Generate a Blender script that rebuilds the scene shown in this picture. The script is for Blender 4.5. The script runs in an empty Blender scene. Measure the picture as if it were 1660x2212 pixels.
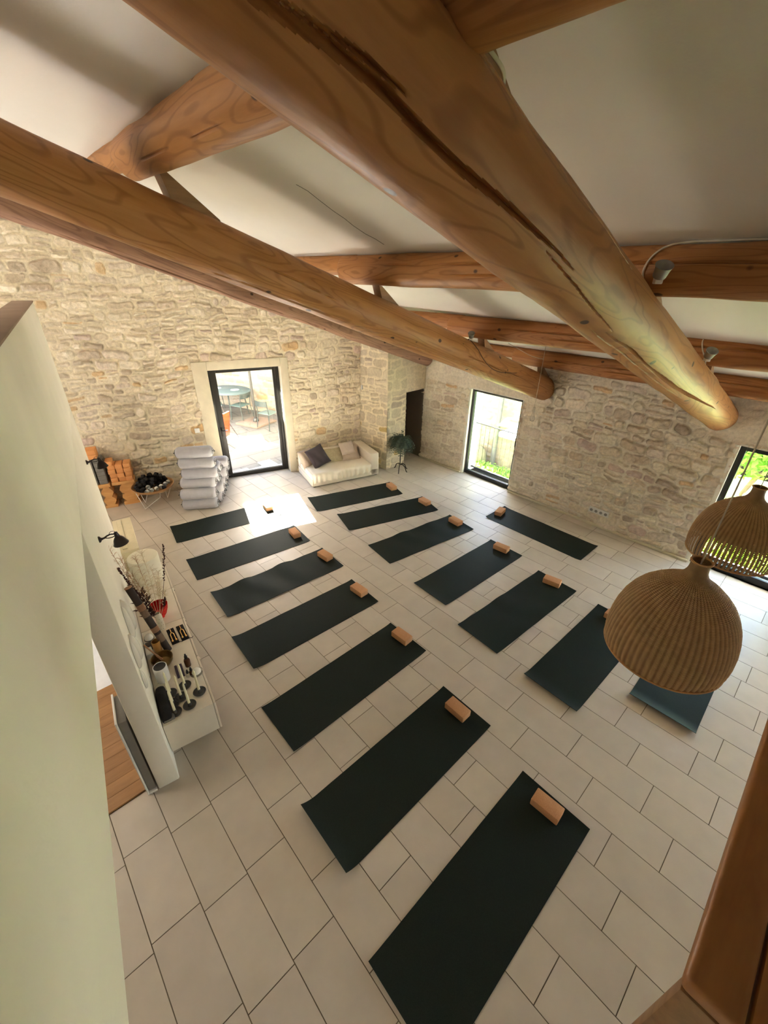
import bpy, bmesh, math, random
import numpy as np
from mathutils import Vector, Matrix

random.seed(7)
SC = bpy.context.scene
COL = SC.collection
PI = math.pi

# ------------------------------------------------------------------ camera
cam_d = bpy.data.cameras.new('camera'); cam = bpy.data.objects.new('camera', cam_d); COL.objects.link(cam)
def Rz(a): return Matrix.Rotation(a, 4, 'Z')
cam.matrix_world = Matrix.Translation((0, 0, 3.850)) @ Rz(math.radians(-42.665)) @ Matrix.Rotation(math.radians(60.736), 4, 'X') @ Rz(math.radians(0.880))
cam_d.sensor_fit = 'VERTICAL'; cam_d.sensor_height = 24.0; cam_d.sensor_width = 24.0
cam_d.lens = 910.66 / 2212 * 24.0
cam_d.clip_start = 0.02; cam_d.clip_end = 300
SC.camera = cam

# ------------------------------------------------------------------ world, sun, exposure
w = bpy.data.worlds.new('sky_world'); SC.world = w; w.use_nodes = True
wn = w.node_tree; wn.nodes.clear()
sky = wn.nodes.new('ShaderNodeTexSky'); sky.sky_type = 'NISHITA'; sky.sun_disc = False
sky.sun_elevation = math.radians(40); sky.sun_rotation = math.radians(17); sky.air_density = 1.0; sky.dust_density = 1.5
bg = wn.nodes.new('ShaderNodeBackground'); bg.inputs['Strength'].default_value = 1.25
hs = wn.nodes.new('ShaderNodeHueSaturation'); hs.inputs['Saturation'].default_value = 1.1
wo = wn.nodes.new('ShaderNodeOutputWorld')
wn.links.new(sky.outputs[0], hs.inputs['Color']); wn.links.new(hs.outputs[0], bg.inputs['Color']); wn.links.new(bg.outputs[0], wo.inputs['Surface'])
sd = bpy.data.lights.new('sun', 'SUN'); sd.energy = 135; sd.angle = math.radians(0.6); sd.color = (1.0, 0.945, 0.88)
sun = bpy.data.objects.new('sun', sd); COL.objects.link(sun)
sun.rotation_euler = Vector((-0.30, -0.954, -0.84)).to_track_quat('-Z', 'Y').to_euler()
sun.location = (6, 20, 15)

def area(name, loc, d, sx, sy, power, color):
    l = bpy.data.lights.new(name, 'AREA'); l.shape = 'RECTANGLE'; l.size = sx; l.size_y = sy; l.energy = power; l.color = color
    o = bpy.data.objects.new(name, l); COL.objects.link(o); o.location = loc
    o.rotation_euler = Vector(d).to_track_quat('-Z', 'Y').to_euler(); return o
def portal(name, loc, d, sx, sy):
    o = area(name, loc, d, sx, sy, 1, (1, 1, 1)); o.data.cycles.is_portal = True; return o
# rear and side fill added as unseen windows; left-room daylight inferred from its glow
area('daylight_rear_window', (2.6, -4.85, 1.7), (0, 1, 0.12), 3.4, 2.0, 5, (1.0, 0.95, 0.86))
area('daylight_side_window', (7.1, -2.6, 1.3), (-1, 0, 0.1), 1.4, 1.9, 36, (0.93, 0.96, 1.0))
area('daylight_left_room_window', (-3.85, 5.6, 4.1), (1, 0.15, -0.13), 2.4, 1.6, 78, (1.0, 0.90, 0.70))
area('daylight_left_room_door', (-2.2, 5.0, 1.6), (0.7, 0.1, -0.7), 1.2, 1.6, 3, (0.9, 0.95, 1.0))
SC.view_settings.view_transform = 'Standard'; SC.view_settings.look = 'None'
SC.view_settings.gamma = 1; SC.view_settings.use_curve_mapping = False
SC.view_settings.exposure = 1.22
SC.cycles.max_bounces = 8; SC.cycles.diffuse_bounces = 6; SC.cycles.glossy_bounces = 3; SC.cycles.transparent_max_bounces = 16
SC.cycles.sample_clamp_indirect = 40; SC.cycles.use_denoising = True
SC.cycles.caustics_reflective = False; SC.cycles.caustics_refractive = False

# ------------------------------------------------------------------ materials
def nmat(name):
    m = bpy.data.materials.new(name); m.use_nodes = True
    nt = m.node_tree; b = nt.nodes['Principled BSDF']; return m, nt, b
def N(nt, t, **k):
    n = nt.nodes.new(t)
    for a, v in k.items():
        if a in n.inputs: n.inputs[a].default_value = v
        else: setattr(n, a, v)
    return n
def L(nt, a, b): nt.links.new(a, b)
def coords(nt, scale=(1, 1, 1), out='Object'):
    tc = N(nt, 'ShaderNodeTexCoord'); mp = N(nt, 'ShaderNodeMapping'); mp.inputs['Scale'].default_value = scale
    L(nt, tc.outputs[out], mp.inputs['Vector']); return mp.outputs[0]
def rgba(c): return (c[0], c[1], c[2], 1)
def simple(name, col, rough=0.6, metal=0, vary=0.12, nscale=12, bump=0.0, bscale=60, spec=0.4, scale=(1, 1, 1), sheen=0):
    m, nt, b = nmat(name)
    v = coords(nt, scale)
    n = N(nt, 'ShaderNodeTexNoise', Scale=nscale, Detail=4.0); L(nt, v, n.inputs['Vector'])
    r = N(nt, 'ShaderNodeValToRGB')
    r.color_ramp.elements[0].position = 0.3; r.color_ramp.elements[1].position = 0.7
    r.color_ramp.elements[0].color = rgba([c * (1 - vary) for c in col]); r.color_ramp.elements[1].color = rgba([min(1, c * (1 + vary)) for c in col])
    L(nt, n.outputs['Fac'], r.inputs[0]); L(nt, r.outputs[0], b.inputs['Base Color'])
    b.inputs['Roughness'].default_value = rough; b.inputs['Metallic'].default_value = metal
    b.inputs['Specular IOR Level'].default_value = spec
    if sheen: b.inputs['Sheen Weight'].default_value = sheen
    if bump:
        n2 = N(nt, 'ShaderNodeTexNoise', Scale=bscale, Detail=3.0); L(nt, v, n2.inputs['Vector'])
        bp = N(nt, 'ShaderNodeBump', Strength=bump, Distance=0.01); L(nt, n2.outputs['Fac'], bp.inputs['Height']); L(nt, bp.outputs[0], b.inputs['Normal'])
    return m
def glassy(name, tint=(1, 1, 1), gloss=0.06, rough=0.0):
    m = bpy.data.materials.new(name); m.use_nodes = True; nt = m.node_tree; nt.nodes.clear()
    t = N(nt, 'ShaderNodeBsdfTransparent', Color=rgba(tint)); g = N(nt, 'ShaderNodeBsdfGlossy', Roughness=rough)
    fr = N(nt, 'ShaderNodeLayerWeight', Blend=0.15); mx = N(nt, 'ShaderNodeMixShader'); o = N(nt, 'ShaderNodeOutputMaterial')
    mu = N(nt, 'ShaderNodeMath', operation='MULTIPLY_ADD'); mu.inputs[1].default_value = 0.5; mu.inputs[2].default_value = gloss
    L(nt, fr.outputs['Fresnel'], mu.inputs[0]); L(nt, mu.outputs[0], mx.inputs[0]); L(nt, t.outputs[0], mx.inputs[1]); L(nt, g.outputs[0], mx.inputs[2]); L(nt, mx.outputs[0], o.inputs[0])
    return m
def stone_mat(name, rough=0.9):
    m, nt, b = nmat(name)
    at = N(nt, 'ShaderNodeAttribute', attribute_name='Col')
    v = coords(nt)
    n = N(nt, 'ShaderNodeTexNoise', Scale=22.0, Detail=6.0, Roughness=0.65); L(nt, v, n.inputs['Vector'])
    mr = N(nt, 'ShaderNodeMapRange'); mr.inputs[1].default_value = 0.3; mr.inputs[2].default_value = 0.7; mr.inputs[3].default_value = 0.84; mr.inputs[4].default_value = 1.12
    L(nt, n.outputs['Fac'], mr.inputs[0])
    mx = N(nt, 'ShaderNodeVectorMath', operation='SCALE'); L(nt, at.outputs['Color'], mx.inputs[0]); L(nt, mr.outputs[0], mx.inputs['Scale'])
    L(nt, mx.outputs[0], b.inputs['Base Color'])
    n2 = N(nt, 'ShaderNodeTexNoise', Scale=55.0, Detail=5.0, Roughness=0.7); L(nt, v, n2.inputs['Vector'])
    bp = N(nt, 'ShaderNodeBump', Strength=0.8, Distance=0.014); L(nt, n2.outputs['Fac'], bp.inputs['Height']); L(nt, bp.outputs[0], b.inputs['Normal'])
    b.inputs['Roughness'].default_value = rough; b.inputs['Specular IOR Level'].default_value = 0.2
    return m
def wood_log(name, ca, cb, cc, seedoff=0.0, rough=0.5):
    # debarked log: rings cut by the uneven surface give flame-shaped grain, scattered knots
    m, nt, b = nmat(name)
    tc = N(nt, 'ShaderNodeTexCoord')
    ad = N(nt, 'ShaderNodeVectorMath', operation='ADD'); ad.inputs[1].default_value = (seedoff, seedoff * 2.3, 0); L(nt, tc.outputs['Object'], ad.inputs[0])
    mp = N(nt, 'ShaderNodeMapping'); mp.inputs['Scale'].default_value = (0.55, 3.6, 3.6); L(nt, ad.outputs[0], mp.inputs['Vector'])
    n = N(nt, 'ShaderNodeTexNoise', Scale=1.0, Detail=2.0, Roughness=0.4, Distortion=0.35); L(nt, mp.outputs[0], n.inputs['Vector'])
    mu = N(nt, 'ShaderNodeMath', operation='MULTIPLY'); mu.inputs[1].default_value = 120.0; L(nt, n.outputs['Fac'], mu.inputs[0])
    si = N(nt, 'ShaderNodeMath', operation='SINE'); L(nt, mu.outputs[0], si.inputs[0])
    r1 = N(nt, 'ShaderNodeMapRange'); r1.inputs[1].default_value = 0.45; r1.inputs[2].default_value = 1.0; r1.inputs[3].default_value = 0; r1.inputs[4].default_value = 0.50; L(nt, si.outputs[0], r1.inputs[0])
    mp2 = N(nt, 'ShaderNodeMapping'); mp2.inputs['Scale'].default_value = (0.9, 9, 9); L(nt, ad.outputs[0], mp2.inputs['Vector'])
    n2 = N(nt, 'ShaderNodeTexNoise', Scale=1.3, Detail=5.0, Roughness=0.6); L(nt, mp2.outputs[0], n2.inputs['Vector'])
    mix1 = N(nt, 'ShaderNodeMix', data_type='RGBA'); mix1.inputs['A'].default_value = rgba(ca); mix1.inputs['B'].default_value = rgba(cb)
    rr = N(nt, 'ShaderNodeMapRange'); rr.inputs[1].default_value = 0.35; rr.inputs[2].default_value = 0.65; L(nt, n2.outputs['Fac'], rr.inputs[0]); L(nt, rr.outputs[0], mix1.inputs[0])
    mix2 = N(nt, 'ShaderNodeMix', data_type='RGBA'); L(nt, r1.outputs[0], mix2.inputs[0]); L(nt, mix1.outputs['Result'], mix2.inputs['A']); mix2.inputs['B'].default_value = rgba(cc)
    vo = N(nt, 'ShaderNodeTexVoronoi', Scale=4.4); mp3 = N(nt, 'ShaderNodeMapping'); mp3.inputs['Scale'].default_value = (0.8, 1.1, 1.1); L(nt, ad.outputs[0], mp3.inputs['Vector']); L(nt, mp3.outputs[0], vo.inputs['Vector'])
    kn = N(nt, 'ShaderNodeMapRange'); kn.inputs[1].default_value = 0.085; kn.inputs[2].default_value = 0.115; kn.inputs[3].default_value = 0.92; kn.inputs[4].default_value = 0.0; L(nt, vo.outputs['Distance'], kn.inputs[0])
    mix3 = N(nt, 'ShaderNodeMix', data_type='RGBA'); L(nt, kn.outputs[0], mix3.inputs[0]); L(nt, mix2.outputs['Result'], mix3.inputs['A']); mix3.inputs['B'].default_value = (0.05, 0.022, 0.012, 1)
    L(nt, mix3.outputs['Result'], b.inputs['Base Color'])
    bp = N(nt, 'ShaderNodeBump', Strength=0.35, Distance=0.01); L(nt, n2.outputs['Fac'], bp.inputs['Height']); L(nt, bp.outputs[0], b.inputs['Normal'])
    b.inputs['Roughness'].default_value = rough; b.inputs['Specular IOR Level'].default_value = 0.35
    return m
def plank_mat(name, c1, c2, scale=(1, 12, 12), rough=0.45):
    m, nt, b = nmat(name)
    v = coords(nt, scale)
    n = N(nt, 'ShaderNodeTexNoise', Scale=2.0, Detail=5.0, Roughness=0.6, Distortion=0.4); L(nt, v, n.inputs['Vector'])
    r = N(nt, 'ShaderNodeValToRGB'); r.color_ramp.elements[0].position = 0.3; r.color_ramp.elements[1].position = 0.72
    r.color_ramp.elements[0].color = rgba(c2); r.color_ramp.elements[1].color = rgba(c1)
    L(nt, n.outputs['Fac'], r.inputs[0]); L(nt, r.outputs[0], b.inputs['Base Color']); b.inputs['Roughness'].default_value = rough
    return m
def tile_mat(name):
    m, nt, b = nmat(name)
    at = N(nt, 'ShaderNodeAttribute', attribute_name='Col'); v = coords(nt)
    n = N(nt, 'ShaderNodeTexNoise', Scale=5.0, Detail=5.0); L(nt, v, n.inputs['Vector'])
    mr = N(nt, 'ShaderNodeMapRange'); mr.inputs[1].default_value = 0.3; mr.inputs[2].default_value = 0.7; mr.inputs[3].default_value = 0.95; mr.inputs[4].default_value = 1.04; L(nt, n.outputs['Fac'], mr.inputs[0])
    mx = N(nt, 'ShaderNodeVectorMath', operation='SCALE'); L(nt, at.outputs['Color'], mx.inputs[0]); L(nt, mr.outputs[0], mx.inputs['Scale']); L(nt, mx.outputs[0], b.inputs['Base Color'])
    b.inputs['Roughness'].default_value = 0.36; b.inputs['Specular IOR Level'].default_value = 0.5
    n2 = N(nt, 'ShaderNodeTexNoise', Scale=90.0, Detail=3.0); L(nt, v, n2.inputs['Vector'])
    bp = N(nt, 'ShaderNodeBump', Strength=0.08, Distance=0.005); L(nt, n2.outputs['Fac'], bp.inputs['Height']); L(nt, bp.outputs[0], b.inputs['Normal'])
    return m
def speckle(name, c, c2, scale=220, rough=0.8, bump=0.2, spec=0.3):
    m, nt, b = nmat(name); v = coords(nt)
    n = N(nt, 'ShaderNodeTexVoronoi', Scale=float(scale)); L(nt, v, n.inputs['Vector'])
    n3 = N(nt, 'ShaderNodeTexNoise', Scale=6.0, Detail=3.0); L(nt, v, n3.inputs['Vector'])
    mi = N(nt, 'ShaderNodeMix', data_type='RGBA'); sp = N(nt, 'ShaderNodeSeparateColor'); L(nt, n.outputs['Color'], sp.inputs[0]); L(nt, sp.outputs[0], mi.inputs[0])
    mi.inputs['A'].default_value = rgba(c); mi.inputs['B'].default_value = rgba(c2); L(nt, mi.outputs['Result'], b.inputs['Base Color'])
    bp = N(nt, 'ShaderNodeBump', Strength=bump, Distance=0.004); L(nt, n3.outputs['Fac'], bp.inputs['Height']); L(nt, bp.outputs[0], b.inputs['Normal'])
    b.inputs['Roughness'].default_value = rough; b.inputs['Specular IOR Level'].default_value = spec
    return m
def wicker_mat(name, c1, c2, gap=0.9):
    m = bpy.data.materials.new(name); m.use_nodes = True; nt = m.node_tree; b = nt.nodes['Principled BSDF']; out = nt.nodes['Material Output']
    uv = N(nt, 'ShaderNodeUVMap', uv_map='UVMap'); sx = N(nt, 'ShaderNodeSeparateXYZ'); L(nt, uv.outputs[0], sx.inputs[0])
    def osc(src, k, ph=0.0):
        a = N(nt, 'ShaderNodeMath', operation='MULTIPLY_ADD'); a.inputs[1].default_value = k; a.inputs[2].default_value = ph; L(nt, src, a.inputs[0])
        s = N(nt, 'ShaderNodeMath', operation='SINE'); L(nt, a.outputs[0], s.inputs[0]); return s.outputs[0]
    su = osc(sx.outputs['X'], 2 * PI * 62, PI / 2); sv = osc(sx.outputs['Y'], 2 * PI * 95)
    pr = N(nt, 'ShaderNodeMath', operation='MULTIPLY'); L(nt, su, pr.inputs[0]); L(nt, sv, pr.inputs[1])
    n = N(nt, 'ShaderNodeTexNoise', Scale=30.0, Detail=4.0); tc = N(nt, 'ShaderNodeTexCoord'); L(nt, tc.outputs['Object'], n.inputs['Vector'])
    a0 = N(nt, 'ShaderNodeMath', operation='MULTIPLY_ADD'); a0.inputs[1].default_value = 0.14; L(nt, sv, a0.inputs[0]); L(nt, n.outputs['Fac'], a0.inputs[2])
    ad = N(nt, 'ShaderNodeMath', operation='MULTIPLY_ADD'); ad.inputs[1].default_value = 0.42; L(nt, su, ad.inputs[0]); L(nt, a0.outputs[0], ad.inputs[2])
    mi = N(nt, 'ShaderNodeMix', data_type='RGBA'); mi.inputs['A'].default_value = rgba(c2); mi.inputs['B'].default_value = rgba(c1); L(nt, ad.outputs[0], mi.inputs[0])
    L(nt, mi.outputs['Result'], b.inputs['Base Color']); b.inputs['Roughness'].default_value = 0.65
    bp = N(nt, 'ShaderNodeBump', Strength=0.8, Distance=0.004); L(nt, pr.outputs[0], bp.inputs['Height']); L(nt, bp.outputs[0], b.inputs['Normal'])
    # little gaps between the canes in the lower, looser weave
    cu = osc(sx.outputs['X'], 2 * PI * 62, -PI / 2); cv = osc(sx.outputs['Y'], 2 * PI * 45, 1.0)
    mn = N(nt, 'ShaderNodeMath', operation='MULTIPLY_ADD'); mn.inputs[1].default_value = 0.35; L(nt, cv, mn.inputs[0]); L(nt, cu, mn.inputs[2])
    lo = N(nt, 'ShaderNodeMapRange'); lo.inputs[1].default_value = 0.58; lo.inputs[2].default_value = 0.75; lo.inputs[3].default_value = 1.6; lo.inputs[4].default_value = gap; L(nt, sx.outputs['Y'], lo.inputs[0])
    gt = N(nt, 'ShaderNodeMath', operation='GREATER_THAN'); L(nt, mn.outputs[0], gt.inputs[0]); L(nt, lo.outputs[0], gt.inputs[1])
    tr = N(nt, 'ShaderNodeBsdfTransparent'); ms = N(nt, 'ShaderNodeMixShader'); L(nt, gt.outputs[0], ms.inputs[0]); L(nt, b.outputs[0], ms.inputs[1]); L(nt, tr.outputs[0], ms.inputs[2]); L(nt, ms.outputs[0], out.inputs[0])
    return m
def leaf_mat(name, c1, c2, trans=0.3):
    m, nt, b = nmat(name)
    v = coords(nt); n = N(nt, 'ShaderNodeTexNoise', Scale=9.0, Detail=3.0); L(nt, v, n.inputs['Vector'])
    mi = N(nt, 'ShaderNodeMix', data_type='RGBA'); mi.inputs['A'].default_value = rgba(c1); mi.inputs['B'].default_value = rgba(c2)
    mr = N(nt, 'ShaderNodeMapRange'); mr.inputs[1].default_value = 0.35; mr.inputs[2].default_value = 0.65; L(nt, n.outputs['Fac'], mr.inputs[0]); L(nt, mr.outputs[0], mi.inputs[0])
    L(nt, mi.outputs['Result'], b.inputs['Base Color']); b.inputs['Roughness'].default_value = 0.6
    if trans:
        out = nt.nodes['Material Output']; tl = N(nt, 'ShaderNodeBsdfTranslucent'); L(nt, mi.outputs['Result'], tl.inputs[0]); ms = N(nt, 'ShaderNodeMixShader'); ms.inputs[0].default_value = trans
        L(nt, b.outputs[0], ms.inputs[1]); L(nt, tl.outputs[0], ms.inputs[2]); L(nt, ms.outputs[0], out.inputs[0])
    return m

M = {}
M['stone'] = stone_mat('rubble_stone')
M['plaster'] = simple('white_plaster', (0.82, 0.80, 0.72), 0.85, vary=0.03, nscale=2.5, bump=0.15, bscale=40)
M['ceiling'] = simple('ceiling_plaster', (0.76, 0.74, 0.69), 0.85, vary=0.02, nscale=2, bump=0.08, bscale=60)
M['limestone'] = simple('limestone_surround', (0.66, 0.60, 0.46), 0.85, vary=0.06, nscale=6, bump=0.25, bscale=30)
M['render'] = simple('lime_render', (0.58, 0.52, 0.41), 0.9, vary=0.08, nscale=4, bump=0.3, bscale=25)
M['grout'] = simple('grout', (0.15, 0.12, 0.085), 0.9)
M['tile'] = tile_mat('floor_tile')
M['log_a'] = wood_log('pine_log', (0.47, 0.225, 0.078), (0.37, 0.158, 0.048), (0.22, 0.078, 0.022))
M['log_b'] = wood_log('pine_log_reddish', (0.42, 0.19, 0.065), (0.34, 0.135, 0.042), (0.20, 0.066, 0.02), 3.7)
M['log_old'] = wood_log('old_weathered_log', (0.34, 0.19, 0.12), (0.24, 0.13, 0.085), (0.14, 0.07, 0.045), 9.1, 0.75)
M['wedge'] = plank_mat('wedge_wood', (0.34, 0.19, 0.09), (0.22, 0.12, 0.055))
M['rail'] = plank_mat('rail_wood', (0.36, 0.155, 0.04), (0.26, 0.10, 0.025), (2, 10, 10))
M['floorwood'] = plank_mat('wooden_floor', (0.42, 0.215, 0.075), (0.25, 0.115, 0.038), (1.0, 7, 7), 0.35)
M['bench'] = plank_mat('bench_wood', (0.72, 0.40, 0.15), (0.58, 0.29, 0.095), (2, 9, 9), 0.5)
M['mat'] = speckle('dark_rubber', (0.011, 0.0165, 0.0135), (0.016, 0.024, 0.0195), 300, 0.55, 0.35, 0.13)
M['cork'] = speckle('cork', (0.60, 0.33, 0.17), (0.48, 0.24, 0.115), 320, 0.8, 0.3)
M['cork_o'] = speckle('orange_cork', (0.72, 0.34, 0.13), (0.62, 0.27, 0.10), 320, 0.8, 0.3)
M['foam'] = simple('grey_foam', (0.19, 0.18, 0.165), 0.7, vary=0.06)
M['bolster'] = simple('grey_felt', (0.42, 0.42, 0.46), 0.95, vary=0.05, bump=0.3, bscale=220, sheen=0.2)
M['bolster_end'] = simple('dark_grey_felt', (0.22, 0.215, 0.22), 0.95, vary=0.05, bump=0.3, bscale=200)
M['strap_w'] = simple('white_webbing', (0.72, 0.72, 0.70), 0.8)
M['strap_b'] = simple('black_webbing', (0.014, 0.013, 0.015), 0.75)
M['tray'] = plank_mat('tray_wood', (0.46, 0.25, 0.10), (0.36, 0.18, 0.07), (3, 3, 3))
M['white_metal'] = simple('white_metal', (0.82, 0.81, 0.78), 0.4, vary=0.01)
M['black_metal'] = simple('black_iron', (0.018, 0.014, 0.012), 0.5, vary=0.1)
M['frame'] = simple('anthracite_aluminium', (0.030, 0.030, 0.029), 0.38, vary=0.03)
M['sofa'] = simple('cream_canvas', (0.68, 0.62, 0.53), 0.95, vary=0.04, nscale=5, bump=0.3, bscale=150)
M['sofa_cover'] = simple('cream_seat_cover', (0.74, 0.68, 0.57), 0.95, vary=0.04, nscale=5, bump=0.3, bscale=60)
M['cush_dark'] = simple('aubergine_velvet', (0.035, 0.024, 0.030), 0.9, vary=0.15, sheen=0.3)
M['cush_olive'] = simple('sand_cushion', (0.38, 0.32, 0.20), 0.95, vary=0.12, nscale=25, bump=0.3)
M['cush_beige'] = simple('beige_linen', (0.52, 0.43, 0.36), 0.95, vary=0.05, bump=0.3, bscale=30)
M['cab'] = simple('cabinet_lacquer', (0.72, 0.66, 0.56), 0.35, vary=0.015)
M['cream_wood'] = simple('cream_painted_wood', (0.70, 0.62, 0.42), 0.5, vary=0.04)
M['white_paper'] = simple('white_paper_drum', (0.82, 0.79, 0.66), 0.8, vary=0.02)
M['white_plastic'] = simple('white_plastic', (0.78, 0.77, 0.74), 0.35, vary=0.01)
M['grey_plastic'] = simple('grey_plastic', (0.30, 0.29, 0.28), 0.5, vary=0.05)
M['sconce'] = simple('dark_enamel', (0.022, 0.014, 0.013), 0.28, vary=0.1)
M['wicker'] = wicker_mat('wicker', (0.66, 0.43, 0.21), (0.36, 0.20, 0.085), 1.33)
M['wicker_open'] = wicker_mat('wicker_open', (0.56, 0.35, 0.16), (0.30, 0.165, 0.07), 0.75)
M['wicker_rim'] = simple('wicker_rim', (0.47, 0.27, 0.12), 0.7, vary=0.1, nscale=60)
M['cord'] = simple('linen_cord', (0.50, 0.44, 0.34), 0.8)
M['cable_w'] = simple('pale_cable', (0.60, 0.54, 0.43), 0.6)
M['cable_b'] = simple('brown_cable', (0.10, 0.045, 0.02), 0.6)
M['glass'] = glassy('window_glass', (0.96, 0.98, 0.97), 0.05)
M['clear'] = glassy('clear_glass', (0.97, 0.97, 0.96), 0.12)
M['candle'] = simple('cream_wax', (0.82, 0.78, 0.55), 0.5, vary=0.02)
M['iron_grey'] = simple('dark_cast_iron', (0.055, 0.055, 0.052), 0.55, vary=0.1, bump=0.2)
M['amber'] = simple('amber_glass', (0.09, 0.032, 0.012), 0.15, vary=0.05)
M['blackplastic'] = simple('black_plastic', (0.012, 0.010, 0.012), 0.35)
M['purple'] = simple('purple_card', (0.045, 0.028, 0.065), 0.6)
M['velvet'] = simple('black_velvet', (0.010, 0.008, 0.010), 0.95)
M['gold'] = simple('brass', (0.95, 0.55, 0.17), 0.35, metal=0.35, vary=0.05)
M['bronze'] = simple('singing_bowl_bronze', (0.26, 0.16, 0.055), 0.38, metal=0.75, vary=0.25, nscale=20)
M['mallet'] = simple('mallet_wood', (0.38, 0.20, 0.11), 0.6)
M['cupwood'] = plank_mat('bamboo_cup', (0.50, 0.27, 0.08), (0.36, 0.17, 0.045), (5, 5, 1))
M['tube_d'] = plank_mat('dark_bamboo', (0.05, 0.03, 0.022), (0.016, 0.009, 0.007), (6, 6, 1.5), 0.8)
M['tube_l'] = plank_mat('pale_bamboo', (0.20, 0.13, 0.085), (0.10, 0.06, 0.04), (6, 6, 1.5), 0.8)
M['red'] = glassy('red_glass', (0.85, 0.06, 0.05), 0.15); 
M['redpaper'] = simple('red_glaze', (0.55, 0.02, 0.018), 0.25, vary=0.3, nscale=30)
M['vase'] = simple('dotted_white_ceramic', (0.72, 0.66, 0.52), 0.4, vary=0.06)
M['dot'] = simple('dark_dots', (0.10, 0.07, 0.05), 0.5)
M['dry_dark'] = simple('dried_dark_flower', (0.060, 0.022, 0.020), 0.9, vary=0.3)
M['dry_tan'] = simple('dried_grass', (0.42, 0.24, 0.13), 0.9, vary=0.2)
M['dry_pale'] = simple('dried_pale_grass', (0.66, 0.55, 0.38), 0.9, vary=0.1)
M['bag'] = simple('black_cloth', (0.007, 0.006, 0.007), 0.95, bump=0.3)
M['salt'] = simple('white_stone', (0.86, 0.84, 0.78), 0.5, vary=0.02)
M['acrylic'] = simple('white_ceramic', (0.74, 0.72, 0.66), 0.25, vary=0.02)
M['plant'] = leaf_mat('dusty_green_leaf', (0.095, 0.13, 0.085), (0.035, 0.055, 0.038), 0.1)
M['terracotta'] = simple('terracotta', (0.24, 0.10, 0.06), 0.85)
M['brown_door'] = simple('dark_brown_door', (0.05, 0.028, 0.022), 0.5)
M['corridor'] = simple('taupe_plaster', (0.15, 0.115, 0.09), 0.9, vary=0.04)  # passage wall: its dimness is put into the dark base colour
M['teal'] = simple('grey_green_metal', (0.07, 0.105, 0.10), 0.5, vary=0.04)
M['teal_d'] = simple('dark_grey_green_metal', (0.025, 0.036, 0.036), 0.5, vary=0.04)
M['orange'] = simple('orange_plastic', (0.50, 0.055, 0.015), 0.5)
M['canopy'] = simple('parasol_cloth', (0.55, 0.52, 0.46), 0.9)
M['pave'] = None
M['leaf_g'] = leaf_mat('bright_green_leaf', (0.16, 0.36, 0.05), (0.30, 0.48, 0.08), 0.45)
M['leaf_y'] = leaf_mat('yellow_green_leaf', (0.38, 0.42, 0.05), (0.20, 0.36, 0.06), 0.45)
M['grass'] = leaf_mat('lawn', (0.12, 0.24, 0.05), (0.22, 0.30, 0.09), 0.0)
M['boulder'] = simple('garden_stone', (0.42, 0.40, 0.35), 0.9, vary=0.25, nscale=4, bump=0.6, bscale=8)
M['zinc'] = simple('zinc_pipe', (0.10, 0.10, 0.11), 0.45, vary=0.06)
M['plate'] = simple('outside_plate', (0.55, 0.60, 0.56), 0.4)
def pave_mat():
    m, nt, b = nmat('terrace_paving'); v = coords(nt)
    br = N(nt, 'ShaderNodeTexBrick', Scale=1.0); L(nt, v, br.inputs['Vector'])
    br.inputs['Color1'].default_value = (0.115, 0.108, 0.10, 1); br.inputs['Color2'].default_value = (0.095, 0.09, 0.083, 1); br.inputs['Mortar'].default_value = (0.03, 0.028, 0.025, 1)
    br.inputs['Mortar Size'].default_value = 0.012; br.inputs['Brick Width'].default_value = 0.9; br.inputs['Row Height'].default_value = 0.55
    L(nt, br.outputs['Color'], b.inputs['Base Color']); b.inputs['Roughness'].default_value = 0.8; return m
M['pave'] = pave_mat()

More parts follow.
